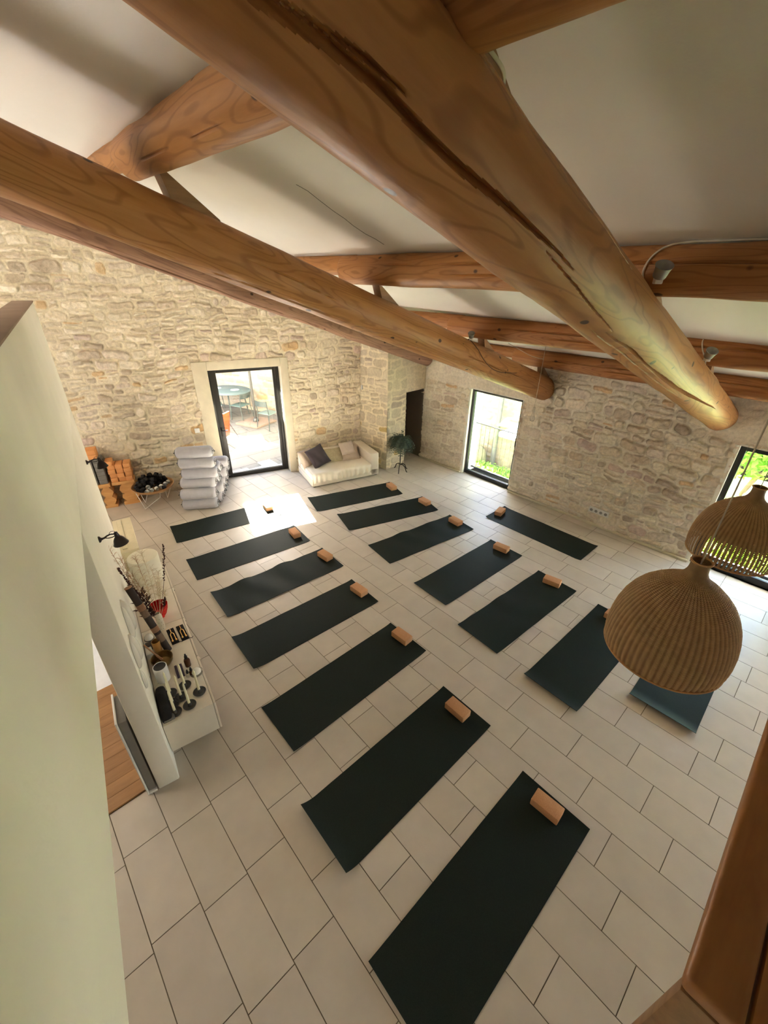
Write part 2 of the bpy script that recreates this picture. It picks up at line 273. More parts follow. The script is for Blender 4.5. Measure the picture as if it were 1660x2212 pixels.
# ------------------------------------------------------------------ mesh helpers
class MB:
    def __init__(s): s.v = []; s.f = []; s.uv = {}
    def add(s, vs, fs, mtx=None):
        o = len(s.v)
        s.v += [tuple(mtx @ Vector(p)) if mtx is not None else tuple(p) for p in vs]
        s.f += [tuple(i + o for i in f) for f in fs]; return s
    def box(s, x0, x1, y0, y1, z0, z1, mtx=None):
        vs = [(x, y, z) for z in (z0, z1) for y in (y0, y1) for x in (x0, x1)]
        return s.add(vs, [(0, 2, 3, 1), (4, 5, 7, 6), (0, 1, 5, 4), (2, 6, 7, 3), (0, 4, 6, 2), (1, 3, 7, 5)], mtx)
    def rbox(s, x0, x1, y0, y1, z0, z1, bev=0.01, seg=2, mtx=None):
        bm = bmesh.new(); bmesh.ops.create_cube(bm, size=1)
        for v in bm.verts: v.co = Vector(((x0 + x1) / 2 + v.co.x * (x1 - x0), (y0 + y1) / 2 + v.co.y * (y1 - y0), (z0 + z1) / 2 + v.co.z * (z1 - z0)))
        bmesh.ops.bevel(bm, geom=list(bm.edges), offset=bev, segments=seg, profile=0.5, affect='EDGES')
        bm.verts.index_update(); vs = [v.co[:] for v in bm.verts]; fs = [tuple(v.index for v in f.verts) for f in bm.faces]; bm.free()
        return s.add(vs, fs, mtx)
    def lathe(s, prof, seg=24, mtx=None, cap=True):
        vs = []; fs = []
        for r, z in prof: vs += [(r * math.cos(2 * PI * i / seg), r * math.sin(2 * PI * i / seg), z) for i in range(seg)]
        for j in range(len(prof) - 1):
            for i in range(seg):
                a = j * seg + i; b = j * seg + (i + 1) % seg; fs.append((a, b, b + seg, a + seg))
        if cap: fs.append(tuple(range(seg))[::-1]); fs.append(tuple((len(prof) - 1) * seg + i for i in range(seg)))
        return s.add(vs, fs, mtx)
    def tube(s, pts, r, seg=8, mtx=None, closed=False):
        pts = [Vector(p) for p in pts]; n = len(pts); vs = []; fs = []
        rs = r if isinstance(r, (list, tuple)) else [r] * n
        T = []
        for i in range(n):
            a = pts[(i - 1) % n if closed else max(i - 1, 0)]; b = pts[(i + 1) % n if closed else min(i + 1, n - 1)]
            T.append((b - a).normalized())
        up = Vector((0, 0, 1)) if abs(T[0].z) < 0.9 else Vector((1, 0, 0))
        U = (up - T[0] * up.dot(T[0])).normalized()
        for i in range(n):
            U = (U - T[i] * U.dot(T[i])).normalized(); V = T[i].cross(U)
            vs += [tuple(pts[i] + (U * math.cos(2 * PI * k / seg) + V * math.sin(2 * PI * k / seg)) * rs[i]) for k in range(seg)]
        m = n if closed else n - 1
        for i in range(m):
            for k in range(seg):
                a = i * seg + k; b = i * seg + (k + 1) % seg; c = ((i + 1) % n) * seg + (k + 1) % seg; d = ((i + 1) % n) * seg + k
                fs.append((a, b, c, d))
        if not closed: fs.append(tuple(range(seg))[::-1]); fs.append(tuple((n - 1) * seg + k for k in range(seg)))
        return s.add(vs, fs, mtx)
    def prism(s, poly, z0, z1, mtx=None):
        n = len(poly); vs = [(p[0], p[1], z0) for p in poly] + [(p[0], p[1], z1) for p in poly]
        fs = [tuple(range(n))[::-1], tuple(range(n, 2 * n))] + [(i, (i + 1) % n, n + (i + 1) % n, n + i) for i in range(n)]
        return s.add(vs, fs, mtx)
    def grid(s, P, nu, nv, mtx=None):   # P[v*nu+u]
        return s.add(P, [(j * nu + i, j * nu + i + 1, (j + 1) * nu + i + 1, (j + 1) * nu + i) for j in range(nv - 1) for i in range(nu - 1)], mtx)

def link(name, mb, mat, parent=None, smooth=True, angle=35, loc=None, rotz=None):
    me = bpy.data.meshes.new(name); me.from_pydata(mb.v, [], mb.f)
    bm = bmesh.new(); bm.from_mesh(me); bmesh.ops.recalc_face_normals(bm, faces=list(bm.faces)); bm.to_mesh(me); bm.free()
    me.materials.append(mat)
    if smooth:
        me.polygons.foreach_set('use_smooth', [True] * len(me.polygons))
        me.set_sharp_from_angle(angle=math.radians(angle))
    o = bpy.data.objects.new(name, me); COL.objects.link(o)
    if parent is not None: o.parent = parent
    if loc is not None: o.location = loc
    if rotz is not None: o.rotation_euler = (0, 0, rotz)
    return o
def tag(o, label, cat, group=None, kind=None):
    o['label'] = label; o['category'] = cat
    if group: o['group'] = group
    if kind: o['kind'] = kind
    return o
def struct(o, label=None):
    o['kind'] = 'structure'
    if label: o['label'] = label; o['category'] = o.name.split('_')[0]
    return o
def thing(name, label, cat, loc=(0, 0, 0), rotz=0, group=None):
    o = bpy.data.objects.new(name, None); COL.objects.link(o); o.empty_display_size = 0.1
    o.location = loc; o.rotation_euler = (0, 0, rotz); return tag(o, label, cat, group)
def dup(root, loc=None, rot=None, label=None, group=None):
    r = root.copy(); COL.objects.link(r)
    if loc is not None: r.location = loc
    if rot is not None: r.rotation_euler = rot
    if label: r['label'] = label
    if group: r['group'] = group
    for ch in root.children:
        c = ch.copy(); COL.objects.link(c); c.parent = r
        for g in ch.children:
            d = g.copy(); COL.objects.link(d); d.parent = c
    return r
T3 = lambda x, y, z: Matrix.Translation((x, y, z))

# frames of reference of the two skewed walls
U = Vector((0.14263, 0.98978, 0)); NL = Vector((0.98978, -0.14263, 0)); P0 = Vector((0.1117, 2.6964, 0)); AL = math.atan2(U.y, U.x)
def LW(s, n, z): return P0 + U * s + NL * n + Vector((0, 0, z))        # lamp wall: s along, n into the room
DA = Vector((3.088, 8.378, 0)); DD = Vector((0.954, -0.300, 0)); DN = Vector((0.300, 0.954, 0)); AD = math.atan2(DD.y, DD.x)
def DW(s, off, z): return DA + DD * s + DN * off + Vector((0, 0, z))    # door wall: s along, off outwards
LWM = T3(*P0) @ Rz(AL)          # local x = s, local y = -n
DWM = T3(*DA) @ Rz(AD)          # local x = s, local y = off
CEIL = lambda x: 5.12 - 0.334 * x

# ------------------------------------------------------------------ rubble walls as real relief
def vnoise(x, y, seed):
    rng = np.random.RandomState(seed); g = rng.rand(257, 257)
    xi = np.floor(x).astype(int); yi = np.floor(y).astype(int); fx = x - xi; fy = y - yi
    fx = fx * fx * (3 - 2 * fx); fy = fy * fy * (3 - 2 * fy); xi &= 255; yi &= 255
    return (g[yi, xi] * (1 - fx) + g[yi, xi + 1] * fx) * (1 - fy) + (g[yi + 1, xi] * (1 - fx) + g[yi + 1, xi + 1] * fx) * fy
def sst(a, b, x): t = np.clip((x - a) / (b - a), 0, 1); return t * t * (3 - 2 * t)
MORTAR = np.array((0.80, 0.71, 0.53))
PALETTE = 1.08 * np.array([(0.64, 0.55, 0.41), (0.70, 0.62, 0.49), (0.52, 0.43, 0.32), (0.63, 0.54, 0.44), (0.42, 0.34, 0.26), (0.72, 0.64, 0.50), (0.60, 0.40, 0.20), (0.54, 0.42, 0.36)])
def rubble(S, Z, seed, rowh, cellw, amp, flush=None, mortar=MORTAR, palette=PALETTE):
    rng = np.random.RandomState(seed)
    Sw = S + 0.05 * (vnoise(S * 2.5, Z * 2.5, seed + 1) - .5) + 0.018 * (vnoise(S * 11, Z * 11, seed + 2) - .5)
    Zw = Z + 0.09 * (vnoise(S * 1.1, Z * 0.6, seed + 3) - .5) + 0.04 * (vnoise(S * 5, Z * 5, seed + 4) - .5) + 0.014 * (vnoise(S * 14, Z * 14, seed + 5) - .5)
    edges = [Z.min() - 0.2]
    while edges[-1] < Z.max() + 0.3: edges.append(edges[-1] + rng.uniform(*rowh))
    edges = np.array(edges); row = np.clip(np.searchsorted(edges, Zw) - 1, 0, len(edges) - 2)
    H = np.zeros_like(S); C = np.tile(mortar, (len(S), 1)) * 1.0
    C *= (0.93 + 0.14 * vnoise(S * 3, Z * 3, seed + 8))[:, None]
    for r in range(len(edges) - 1):
        m = np.where(row == r)[0]
        if len(m) == 0: continue
        rh = edges[r + 1] - edges[r]
        xe = [S.min() - rng.uniform(0.1, 0.5)]
        while xe[-1] < S.max() + 0.5:
            xe.append(xe[-1] + rng.uniform(*cellw) * (0.75 + 0.5 * rh / rowh[1]))
        xe = np.array(xe); ci = np.clip(np.searchsorted(xe, Sw[m]) - 1, 0, len(xe) - 2); nc = len(xe)
        split = rng.rand(nc) < 0.28; sh = rng.uniform(0.4, 0.6, nc)
        t = (Zw[m] - edges[r]) / rh; sp = split[ci]; upper = sp & (t > sh[ci])
        z0 = np.where(upper, edges[r] + rh * sh[ci], edges[r]); z1 = np.where(sp & ~upper, edges[r] + rh * sh[ci], edges[r + 1])
        idx = ci * 2 + upper.astype(int)
        jx0 = rng.uniform(0.006, 0.03, nc * 2)[idx]; jx1 = rng.uniform(0.006, 0.03, nc * 2)[idx]; jz0 = rng.uniform(0.006, 0.024, nc * 2)[idx]; jz1 = rng.uniform(0.006, 0.024, nc * 2)[idx]
        X0 = xe[ci] + jx0; X1 = xe[ci + 1] - jx1; Z0 = z0 + jz0; Z1 = z1 - jz1
        cx = (X0 + X1) / 2; cz = (Z0 + Z1) / 2; hw = np.maximum((X1 - X0) / 2, .01); hh = np.maximum((Z1 - Z0) / 2, .01)
        ang = rng.uniform(-0.14, 0.14, nc * 2)[idx]; dx = Sw[m] - cx; dz = Zw[m] - cz
        dx, dz = dx * np.cos(ang) + dz * np.sin(ang), -dx * np.sin(ang) + dz * np.cos(ang)
        rr = np.minimum(hw, hh) * rng.uniform(0.45, 1.0, nc * 2)[idx]
        qx = np.abs(dx) - hw + rr; qz = np.abs(dz) - hh + rr
        sdf = np.hypot(np.maximum(qx, 0), np.maximum(qz, 0)) + np.minimum(np.maximum(qx, qz), 0) - rr
        sdf += 0.016 * (vnoise(S[m] * 18, Z[m] * 18, seed + 6) - .5)
        k = sst(0.007, -0.007, sdf); prof = sst(0.006, -0.022, sdf)
        a = (rng.uniform(0.15, 1.0, nc * 2) ** 1.3)[idx] * amp
        tilt = rng.uniform(-0.5, 0.5, nc * 2)[idx] * dz / hh + rng.uniform(-0.35, 0.35, nc * 2)[idx] * dx / hw
        h = prof * a * (1 + 0.55 * tilt) + prof * amp * (0.55 * (vnoise(S[m] * 15, Z[m] * 15, seed + 7) - .5) + 0.35 * (vnoise(S[m] * 32, Z[m] * 32, seed + 17) - .5))
        groove = -0.30 * amp * sst(0.012, 0.0, np.abs(sdf - 0.004))
        H[m] = h + groove
        pc = palette[rng.choice(len(palette), nc * 2, p=[.2, .2, .14, .15, .09, .14, .03, .05])][idx] * (0.88 + 0.24 * rng.rand(nc * 2))[idx][:, None]
        smear = np.clip(1.25 * vnoise(S[m] * 7, Z[m] * 7, seed + 9) - 0.25, 0, 1)
        kk = (k * (0.72 + 0.28 * smear))[:, None]
        C[m] = C[m] * (1 - kk) + pc * kk
    H += 0.012 * (vnoise(S * 0.9, Z * 0.9, seed + 10) - .5) * 2 + 0.006 * (vnoise(S * 8, Z * 8, seed + 11) - .5)
    cover = sst(0.55, 0.85, vnoise(S * 1.3 + 5, Z * 1.6, seed + 12)) * 0.35
    if flush is not None: cover = np.maximum(cover, flush)
    H *= (1 - 0.85 * cover); C = C * (1 - cover[:, None] * .8) + mortar * cover[:, None] * .8
    return H, C
def stonewall(name, org, ud, nd, s0, s1, z0, z1, res, seed, holes=(), amp=0.03, rowh=(.085, .19), cellw=(.13, .36), flush=None, top=None, mortar=MORTAR, palette=PALETTE, label=None):
    ns = int((s1 - s0) / res) + 1; nz = int((z1 - z0) / res) + 1
    gs = np.linspace(s0, s1, ns); gz = np.linspace(z0, z1, nz); SS, ZZ = np.meshgrid(gs, gz); S = SS.ravel(); Z = ZZ.ravel()
    fl = flush(S, Z) if flush else None
    H, C = rubble(S, Z, seed, rowh, cellw, amp, fl, mortar, palette)
    # flatten the relief right at the openings so that the edges read as worked stone
    ud = np.array(ud); nd = np.array(nd); org = np.array(org)
    P = org + S[:, None] * ud + H[:, None] * nd; P[:, 2] = Z
    i, j = np.meshgrid(np.arange(ns - 1), np.arange(nz - 1)); i = i.ravel(); j = j.ravel()
    cs = (gs[i] + gs[i + 1]) / 2; cz = (gz[j] + gz[j + 1]) / 2; keep = np.ones(len(i), bool)
    for h in holes: keep &= ~((cs > h[0]) & (cs < h[1]) & (cz > h[2]) & (cz < h[3]))
    if top is not None:
        wx = org[0] + cs * ud[0]; keep &= cz < top(wx)
    i = i[keep]; j = j[keep]; a = j * ns + i
    F = np.stack([a, a + 1, a + ns + 1, a + ns], 1)
    nrm = np.cross(ud, np.array([0, 0, 1.0]))
    if nrm @ nd < 0: F = F[:, ::-1]
    me = bpy.data.meshes.new(name); me.vertices.add(len(P)); me.vertices.foreach_set('co', P.astype(np.float32).ravel())
    me.loops.add(F.size); me.loops.foreach_set('vertex_index', F.astype(np.int32).ravel())
    me.polygons.add(len(F)); me.polygons.foreach_set('loop_start', np.arange(0, F.size, 4, dtype=np.int32)); me.polygons.foreach_set('loop_total', np.full(len(F), 4, dtype=np.int32))
    me.update(calc_edges=True); me.polygons.foreach_set('use_smooth', np.ones(len(F), bool))
    ca = me.color_attributes.new('Col', 'FLOAT_COLOR', 'POINT'); ca.data.foreach_set('color', np.concatenate([C, np.ones((len(C), 1))], 1).astype(np.float32).ravel())
    me.materials.append(M['stone']); me.validate()
    o = bpy.data.objects.new(name, me); COL.objects.link(o); return struct(o, label)

def fl_door(S, Z):   # smoother, more heavily pointed patch of wall around the door
    return 0.25 * sst(0.5, 1.0, vnoise(S * 0.8, Z * 0.8, 77))
stonewall('wall_back', DA - 0.2 * DN, DD, -DN, -5.0, 3.06, 0.0, 5.9, 0.0135, 11, holes=[(-0.24, 1.49, -1, 2.42)], amp=0.040, flush=fl_door, top=lambda x: CEIL(x) + 0.05, label='cream rubble stone wall around the glazed terrace door')
def fl_win(S, Z):
    f = sst(1.84, 1.90, Z) * sst(3.7, 3.85, S) * sst(6.9, 6.4, S) * 0.97
    f = np.maximum(f, sst(1.93, 1.98, Z) * sst(1.25, 1.05, S) * 0.97)
    f = np.maximum(f, sst(2.30, 2.42, Z) * 0.6)
    return np.maximum(f, 0.55 * sst(5.3, 5.6, S) * sst(0.2, .6, vnoise(S * 2, Z * 2, 5)))
stonewall('wall_right', (7.215, 0, 0), (0, 1, 0), (-1, 0, 0), -0.75, 6.6, 0.0, 2.76, 0.0125, 23, holes=[(4.04, 5.255, -1, 1.87), (-0.5, 0.75, -1, 1.92)], amp=0.058, flush=fl_win,
          mortar=np.array((0.86, 0.79, 0.67)), palette=np.minimum(PALETTE * np.array((1.14, 1.14, 1.18)), .86), label='grey beige rubble stone wall with the two tall windows')
c0 = Vector((5.94, 7.27, 0)); c1 = Vector((6.02, 6.48, 0)); c2 = Vector((6.60, 6.50, 0)); c3 = Vector((7.25, 6.52, 0))
def seg_wall(name, a, b, nd, seed, z0=0, z1=3.4, res=0.0135, amp=0.014, **k):
    d = b - a; l = d.length; d.normalize()
    return stonewall(name, a, d, nd, 0, l, z0, z1, res, seed, amp=amp, rowh=(.12, .26), cellw=(.18, .42), **k)
yel = np.array([(0.58, 0.51, 0.38), (0.62, 0.54, 0.41), (0.52, 0.44, 0.32), (0.58, 0.50, 0.39), (0.50, 0.42, 0.30), (0.62, 0.55, 0.42), (0.52, 0.38, 0.14), (0.50, 0.41, 0.33)])
seg_wall('wall_return', c0, c1, (-1, -0.1, 0), 31, palette=yel, top=lambda x: CEIL(x) + 0.05)
seg_wall('wall_pier', c1, c2, (0, -1, 0), 37, palette=yel, top=lambda x: CEIL(x) + 0.05)
seg_wall('wall_lintel', c2, c3, (0, -1, 0), 41, z0=1.645, z1=3.0, palette=yel, amp=0.006, flush=lambda S, Z: 0.9 + 0 * S, top=lambda x: CEIL(x) + 0.05)
# backing masonry (keeps the walls solid from outside), plus an added sun block
b = MB(); b.box(-5.0, -0.24, -0.14, 0.25, -1.4, 5.6, DWM); b.box(-5.2, -5.0, -0.2, 0.25, -1.4, 6.0, DWM); b.box(-7.7, -5.2, -0.2, 0.25, 2.15, 6.2, DWM); b.box(-7.7, -6.5, -0.2, 0.25, -1.4, 2.2, DWM); b.box(1.49, 3.0, -0.14, 0.25, -1.4, 3.3, DWM); b.box(-0.24, 1.49, -0.14, 0.25, 2.44, 4.3, DWM); b.box(-0.24, 1.49, 0.1, .25, -1.4, -0.06, DWM)
b.prism([(6.10, 6.56), (6.56, 6.56), (6.56, 8.4), (5.95, 8.4), (5.95, 7.36)], -1.4, 2.95)
b.box(6.56, 7.2, 6.56, 7.0, 1.66, 2.75); b.box(6.3, 7.9, 8.35, 8.7, -1.4, 3.6)  # last box is added out of view to keep sun out of the passage
struct(link('wall_core', b, M['render'], smooth=False))
b = MB()
for y0, y1, z0, z1 in [(5.25, 8.4, -1.4, 2.6), (0.75, 4.04, -1.4, 2.6), (4.04, 5.25, -1.4, 0.0), (4.04, 5.25, 1.87, 2.6), (-0.5, 0.75, -1.4, 0.0), (-0.5, 0.75, 1.92, 2.6), (-1.95, -0.5, -1.4, 2.6), (-3.3, -1.95, -1.4, 0.1), (-3.3, -1.95, 2.1, 2.6), (-5.2, -3.3, -1.4, 2.6)]:
    b.box(7.24, 7.66, y0, y1, z0, z1)
b.box(7.2, 7.3, -1.95, -0.7, 0, 2.7); b.box(7.2, 7.3, -5.1, -3.3, 0, 2.7)
struct(link('wall_outer_core', b, M['render'], smooth=False))
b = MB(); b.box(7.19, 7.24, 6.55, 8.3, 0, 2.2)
struct(link('wall_corridor', b, M['corridor'], smooth=False), 'shadow-toned wall inside the low passage in the corner')

# lamp wall with its doorway (opening s from -3.2 to 0, 2.54 high)
b = MB(); TH = 0.165
b.rbox(0.0, 3.16, 0.0, TH, 0, 2.545, 0.012, 2, LWM); 
b.rbox(-6.0, 3.16, 0.0, TH, 2.54, 3.575, 0.012, 2, LWM)
b.rbox(-6.0, -3.0, 0.0, TH, 0, 2.545, 0.012, 2, LWM)
struct(link('wall_left', b, M['plaster']), 'white plaster partition wall with a doorway and two dark wall lamps')
b = MB(); b.rbox(-6.0, 3.165, -0.004, TH + .004, 3.575, 3.588, 0.004, 2, LWM); struct(link('trim_4', b, simple('taupe_cap', (0.30, 0.215, 0.155), 0.8, vary=.12, nscale=3)), 'brownish strip along the top of the white wall')  # thin brown layer over the top face of the wall
# other room shell
b = MB(); b.box(-4.2, -4.0, -5, 10.9, 0, 6.4); struct(link('wall_far_left', b, simple('brown_panelling', (0.22, 0.15, 0.09), 0.8), smooth=False))
b = MB(); b.box(-4.2, 7.6, -5.3, -5.0, 0, 6.4); struct(link('wall_front', b, M['render'], smooth=False))
# roof slab follows the slope, cut along the skewed back wall
def roofpt(x, y, dz): return (x, y, CEIL(x) + dz)
e1 = DW(3.3, 0.25, 0); poly = [(-4.3, -5.3), (7.75, -5.3), (7.75, 8.35), (6.0, 8.35), (e1.x, e1.y + 0.05), (-4.3, DA.y + 0.05 + (-4.3 - DA.x) * (-0.3 / 0.954) + 0.26)]
n = len(poly); b = MB(); b.add([roofpt(x, y, 0) for x, y in poly] + [roofpt(x, y, 0.25) for x, y in poly], [tuple(range(n)), tuple(range(n, 2 * n))] + [(i, (i + 1) % n, n + (i + 1) % n, n + i) for i in range(n)])
struct(link('ceiling', b, M['ceiling'], smooth=False), 'sloping white plaster ceiling between the logs')
# fine crack in the plaster
def ceil_line(pts, r, name):
    b = MB(); b.tube([(x, y, CEIL(x) - 0.0005) for x, y in pts], r, 4); return link(name, b, M['iron_grey'])
ck = ceil_line([(2.096, 3.269), (2.184, 3.257), (2.307, 3.29), (2.461, 3.325), (2.585, 3.338), (2.70, 3.37), (2.848, 3.385), (2.95, 3.365), (3.056, 3.372)], .0022, 'ceiling_crack'); tag(ck, 'thin dark crack in the ceiling plaster between two cross logs', 'crack'); del ck['category']; ck['kind'] = 'structure'; del ck['label']; ck.name = 'trim_5'
# trim strip along the foot of the right wall
b = MB(); b.rbox(7.150, 7.20, 0.76, 4.02, 0, 0.035, 0.006); b.rbox(7.150, 7.20, 5.29, 6.5, 0, 0.035, 0.006)
struct(link('baseboard_right', b, M['limestone']), 'thin pale strip along the foot of the window wall')

# ------------------------------------------------------------------ floor: individual tiles in one mesh
offs = {0: .055, 1: .32, 2: .56, 3: .2055, 4: .4285, 5: .623, 6: .28, 7: .53, 8: .12, 9: .3575, 10: .23, 11: .478, 12: .058}
TL, TW = 0.6365, 0.3213; V = []; F = []; C = []
rng = random.Random(3)
k0 = -15
for k in range(k0, 22):
    o = offs.get(k, rng.random() * TL)
    for j in range(-9, 15):
        y0 = o + j * TL; y1 = y0 + TL; x0 = 0.583 + k * TW; x1 = x0 + TW; g = 0.0030
        ym = (y0 + y1) / 2
        if ym < -5.2 or x1 < -4.1 or x0 > 7.25: continue
        off = (Vector((x0 + TW / 2, ym, 0)) - DA).dot(DN)
        if off > 0.55 and x0 < 6.3: continue
        if x1 < 0.05 and y1 > 2.8 and (Vector((x1, y1, 0)) - P0).dot(NL) < 0.02:
            y1 = min(y1, 2.78 - 0.02 * x0)
            if y1 - y0 < 0.02: continue
        sx = lambda x, y: x - 0.013 * y
        n = len(V); zt = 0.0
        V += [(sx(x0 + g, y0), y0 + g, zt), (sx(x1 - g, y0), y0 + g, zt), (sx(x1 - g, y1), y1 - g, zt), (sx(x0 + g, y1), y1 - g, zt)]
        V += [(p[0], p[1], -0.012) for p in V[n:n + 4]]
        F += [(n, n + 1, n + 2, n + 3), (n, n + 4, n + 5, n + 1), (n + 1, n + 5, n + 6, n + 2), (n + 2, n + 6, n + 7, n + 3), (n + 3, n + 7, n + 4, n)]
        t = rng.uniform(0.95, 1.04); C += [(0.575 * t, 0.520 * t, 0.448 * t * rng.uniform(.98, 1.02), 1)] * 8
me = bpy.data.meshes.new('floor'); n0 = len(V)
V += [(-4.1, -5.2, -0.003), (7.4, -5.2, -0.003), (7.4, 8.4, -0.003), (6.2, 8.4, -.003), tuple(DW(3.0, 0.05, -0.003)), tuple(DW(-5.5, 0.05, -0.003))]
nt_ = len(F); F += [(n0, n0 + 1, n0 + 2, n0 + 3, n0 + 4, n0 + 5)]; C += [(0.14, 0.11, 0.08, 1)] * 6
me.from_pydata(V, [], F); ca = me.color_attributes.new('Col', 'FLOAT_COLOR', 'POINT'); ca.data.foreach_set('color', np.array(C, np.float32).ravel())
me.materials.append(M['tile']); me.materials.append(M['grout']); me.polygons[nt_].material_index = 1
fo = bpy.data.objects.new('floor', me); COL.objects.link(fo); struct(fo, 'floor of long pale beige tiles in staggered rows')
# wooden floor in the left room, then pale stone further back
b = MB()
for i in range(11):
    y0 = 2.79 + i * 0.124; b.box(-4.0, -0.06 - (y0 - 2.7) * -0.14, y0 + 0.0015, y0 + 0.1225, 0.0, 0.018)
struct(link('floor_wood', b, M['floorwood'], smooth=False), 'brown plank floor beyond the doorway in the white wall')
b = MB(); b.box(-4.0, 0.25, 4.16, 9.2, 0.0, 0.012)
struct(link('floor_pale', b, simple('pale_stone_floor', (0.72, 0.74, 0.80), 0.4, vary=0.04), smooth=False))

# ------------------------------------------------------------------ door and windows
b = MB()   # limestone surround: outer s -0.25..1.505, inner -0.01..1.355
for s0, s1, z0, z1 in [(-0.26, 0.0, 0, 2.43), (1.352, 1.505, 0, 2.43), (0.0, 1.352, 2.27, 2.43)]:
    b.rbox(s0, s1, -0.222, 0.02, z0, z1, 0.008, 2, DWM)
struct(link('trim_1', b, M['limestone']), 'smooth limestone surround of the terrace door')
door = bpy.data.objects.new('door_1', None); COL.objects.link(door); door.matrix_world = DWM; struct(door, 'glazed terrace door with a dark metal frame')
b = MB(); b.rbox(0.0, 0.15, 0, 0.07, 0, 2.235, 0.006); b.rbox(1.225, 1.30, 0, 0.07, 0, 2.235, 0.006); b.rbox(0.15, 1.225, 0, 0.07, 2.175, 2.235, 0.006); b.rbox(0.15, 1.225, 0, 0.07, 0, 0.085, 0.006)
b.rbox(0.035, 0.05, -0.012, 0.0, 0, 2.2, 0.003); b.rbox(1.30, 1.36, 0.0, 0.06, 0, 2.28, 0.004, 2)
link('door_frame', b, M['frame'], door)
b = MB(); b.box(0.15, 1.225, 0.03, 0.036, 0.085, 2.175); link('glass', b, M['glass'], door, smooth=False)
b = MB(); b.rbox(0.065, 0.095, -0.012, 0.0, 0.93, 1.12, 0.004); b.tube([(0.08, -0.01, 1.06), (0.08, -0.06, 1.06), (0.19, -0.065, 1.06)], 0.010, 8); link('handle', b, M['black_metal'], door)

def window(name, y0, y1, z0, z1, fr, label, handle_y=None):
    w_ = bpy.data.objects.new(name, None); COL.objects.link(w_); w_.location = (7.275, y0, z0); struct(w_, label)
    W = y1 - y0; H = z1 - z0
    b = MB()
    for a in [(0, fr, 0, H), (W - fr, W, 0, H), (fr, W - fr, 0, fr * 1.4), (fr, W - fr, H - fr, H)]: b.rbox(0, 0.07, a[0], a[1], a[2], a[3], 0.005)
    link('window_frame', b, M['frame'], w_)
    b = MB(); b.box(0.03, 0.036, fr, W - fr, fr * 1.4, H - fr); link('glass', b, M['glass'], w_, smooth=False)
    if handle_y is not None:
        b = MB(); b.rbox(-0.012, 0, handle_y - 0.015, handle_y + 0.015, 0.92, 1.10, 0.004); b.rbox(-0.05, -0.03, handle_y - 0.012, handle_y + 0.012, 0.94, 1.12, 0.006); b.rbox(-0.04, 0.0, handle_y - 0.01, handle_y + 0.01, 1.05, 1.08, 0.004)
        link('handle', b, M['black_metal'], w_)
    return w_
window('window_1', 4.045, 5.25, 0.0, 1.87, 0.06, 'tall dark framed window looking on the courtyard wall and railing', 0.03)
window('window_2', -0.5, 0.745, 0.0, 1.92, 0.075, 'tall dark framed window looking on green foliage, at the right edge')
# reveals: painted left edge strips, rough
def reveal(name, y0, y1, z1, label):
    b = MB(); rr = random.Random(int(y0 * 10) + 5); n = 26
    P = []
    for j in range(n):
        z = z1 * j / (n - 1)
        for i, (x, w_) in enumerate([(7.205, 0.0), (7.198, 0.03), (7.205, 0.055), (7.24, 0.06)]):
            P.append((x + rr.uniform(-.004, .004), y1 + w_ + rr.uniform(-.008, .010) * (1 if i else 0.3), z))
    b.grid(P, 4, n)
    b.box(7.205, 7.30, y1 - 0.004, y1 + 0.02, 0, z1); b.box(7.205, 7.30, y0 - 0.02, y0 + 0.002, 0, z1); b.box(7.205, 7.30, y0, y1, z1 - 0.004, z1 + 0.02)
    b.box(7.345, 7.66, y1 - 0.01, y1 + 0.02, 0, z1); b.box(7.345, 7.66, y0 - 0.02, y0 + 0.01, 0, z1); b.box(7.345, 7.66, y0, y1, z1 - 0.01, z1 + 0.02); b.box(7.345, 7.7, y0, y1, -0.03, 0.0)
    struct(link(name, b, M['plaster']), label)
reveal('trim_2', 4.045, 5.25, 1.87, 'white plastered reveal of the courtyard window')
reveal('trim_3', -0.5, 0.745, 1.92, 'pale plastered reveal of the garden window')
# passage door in the corner
d2 = bpy.data.objects.new('door_2', None); COL.objects.link(d2); d2.location = (6.58, 7.06, 0); struct(d2, 'narrow dark framed door at the end of the low passage')
b = MB(); b.box(0, 0.06, 0, 0.06, 0, 2.0); b.box(0.54, 0.61, 0, 0.06, 0, 2.0); b.box(0.06, 0.54, 0, 0.06, 1.9, 2.0); b.box(0.06, 0.54, 0, 0.06, 0, 0.10); b.box(0.06, 0.54, .0, .06, 0.98, 1.04); link('door_frame', b, M['brown_door'], d2, smooth=False)
b = MB(); b.box(0.06, 0.54, 0.03, 0.036, 0.10, 1.9); link('glass', b, M['glass'], d2, smooth=False)

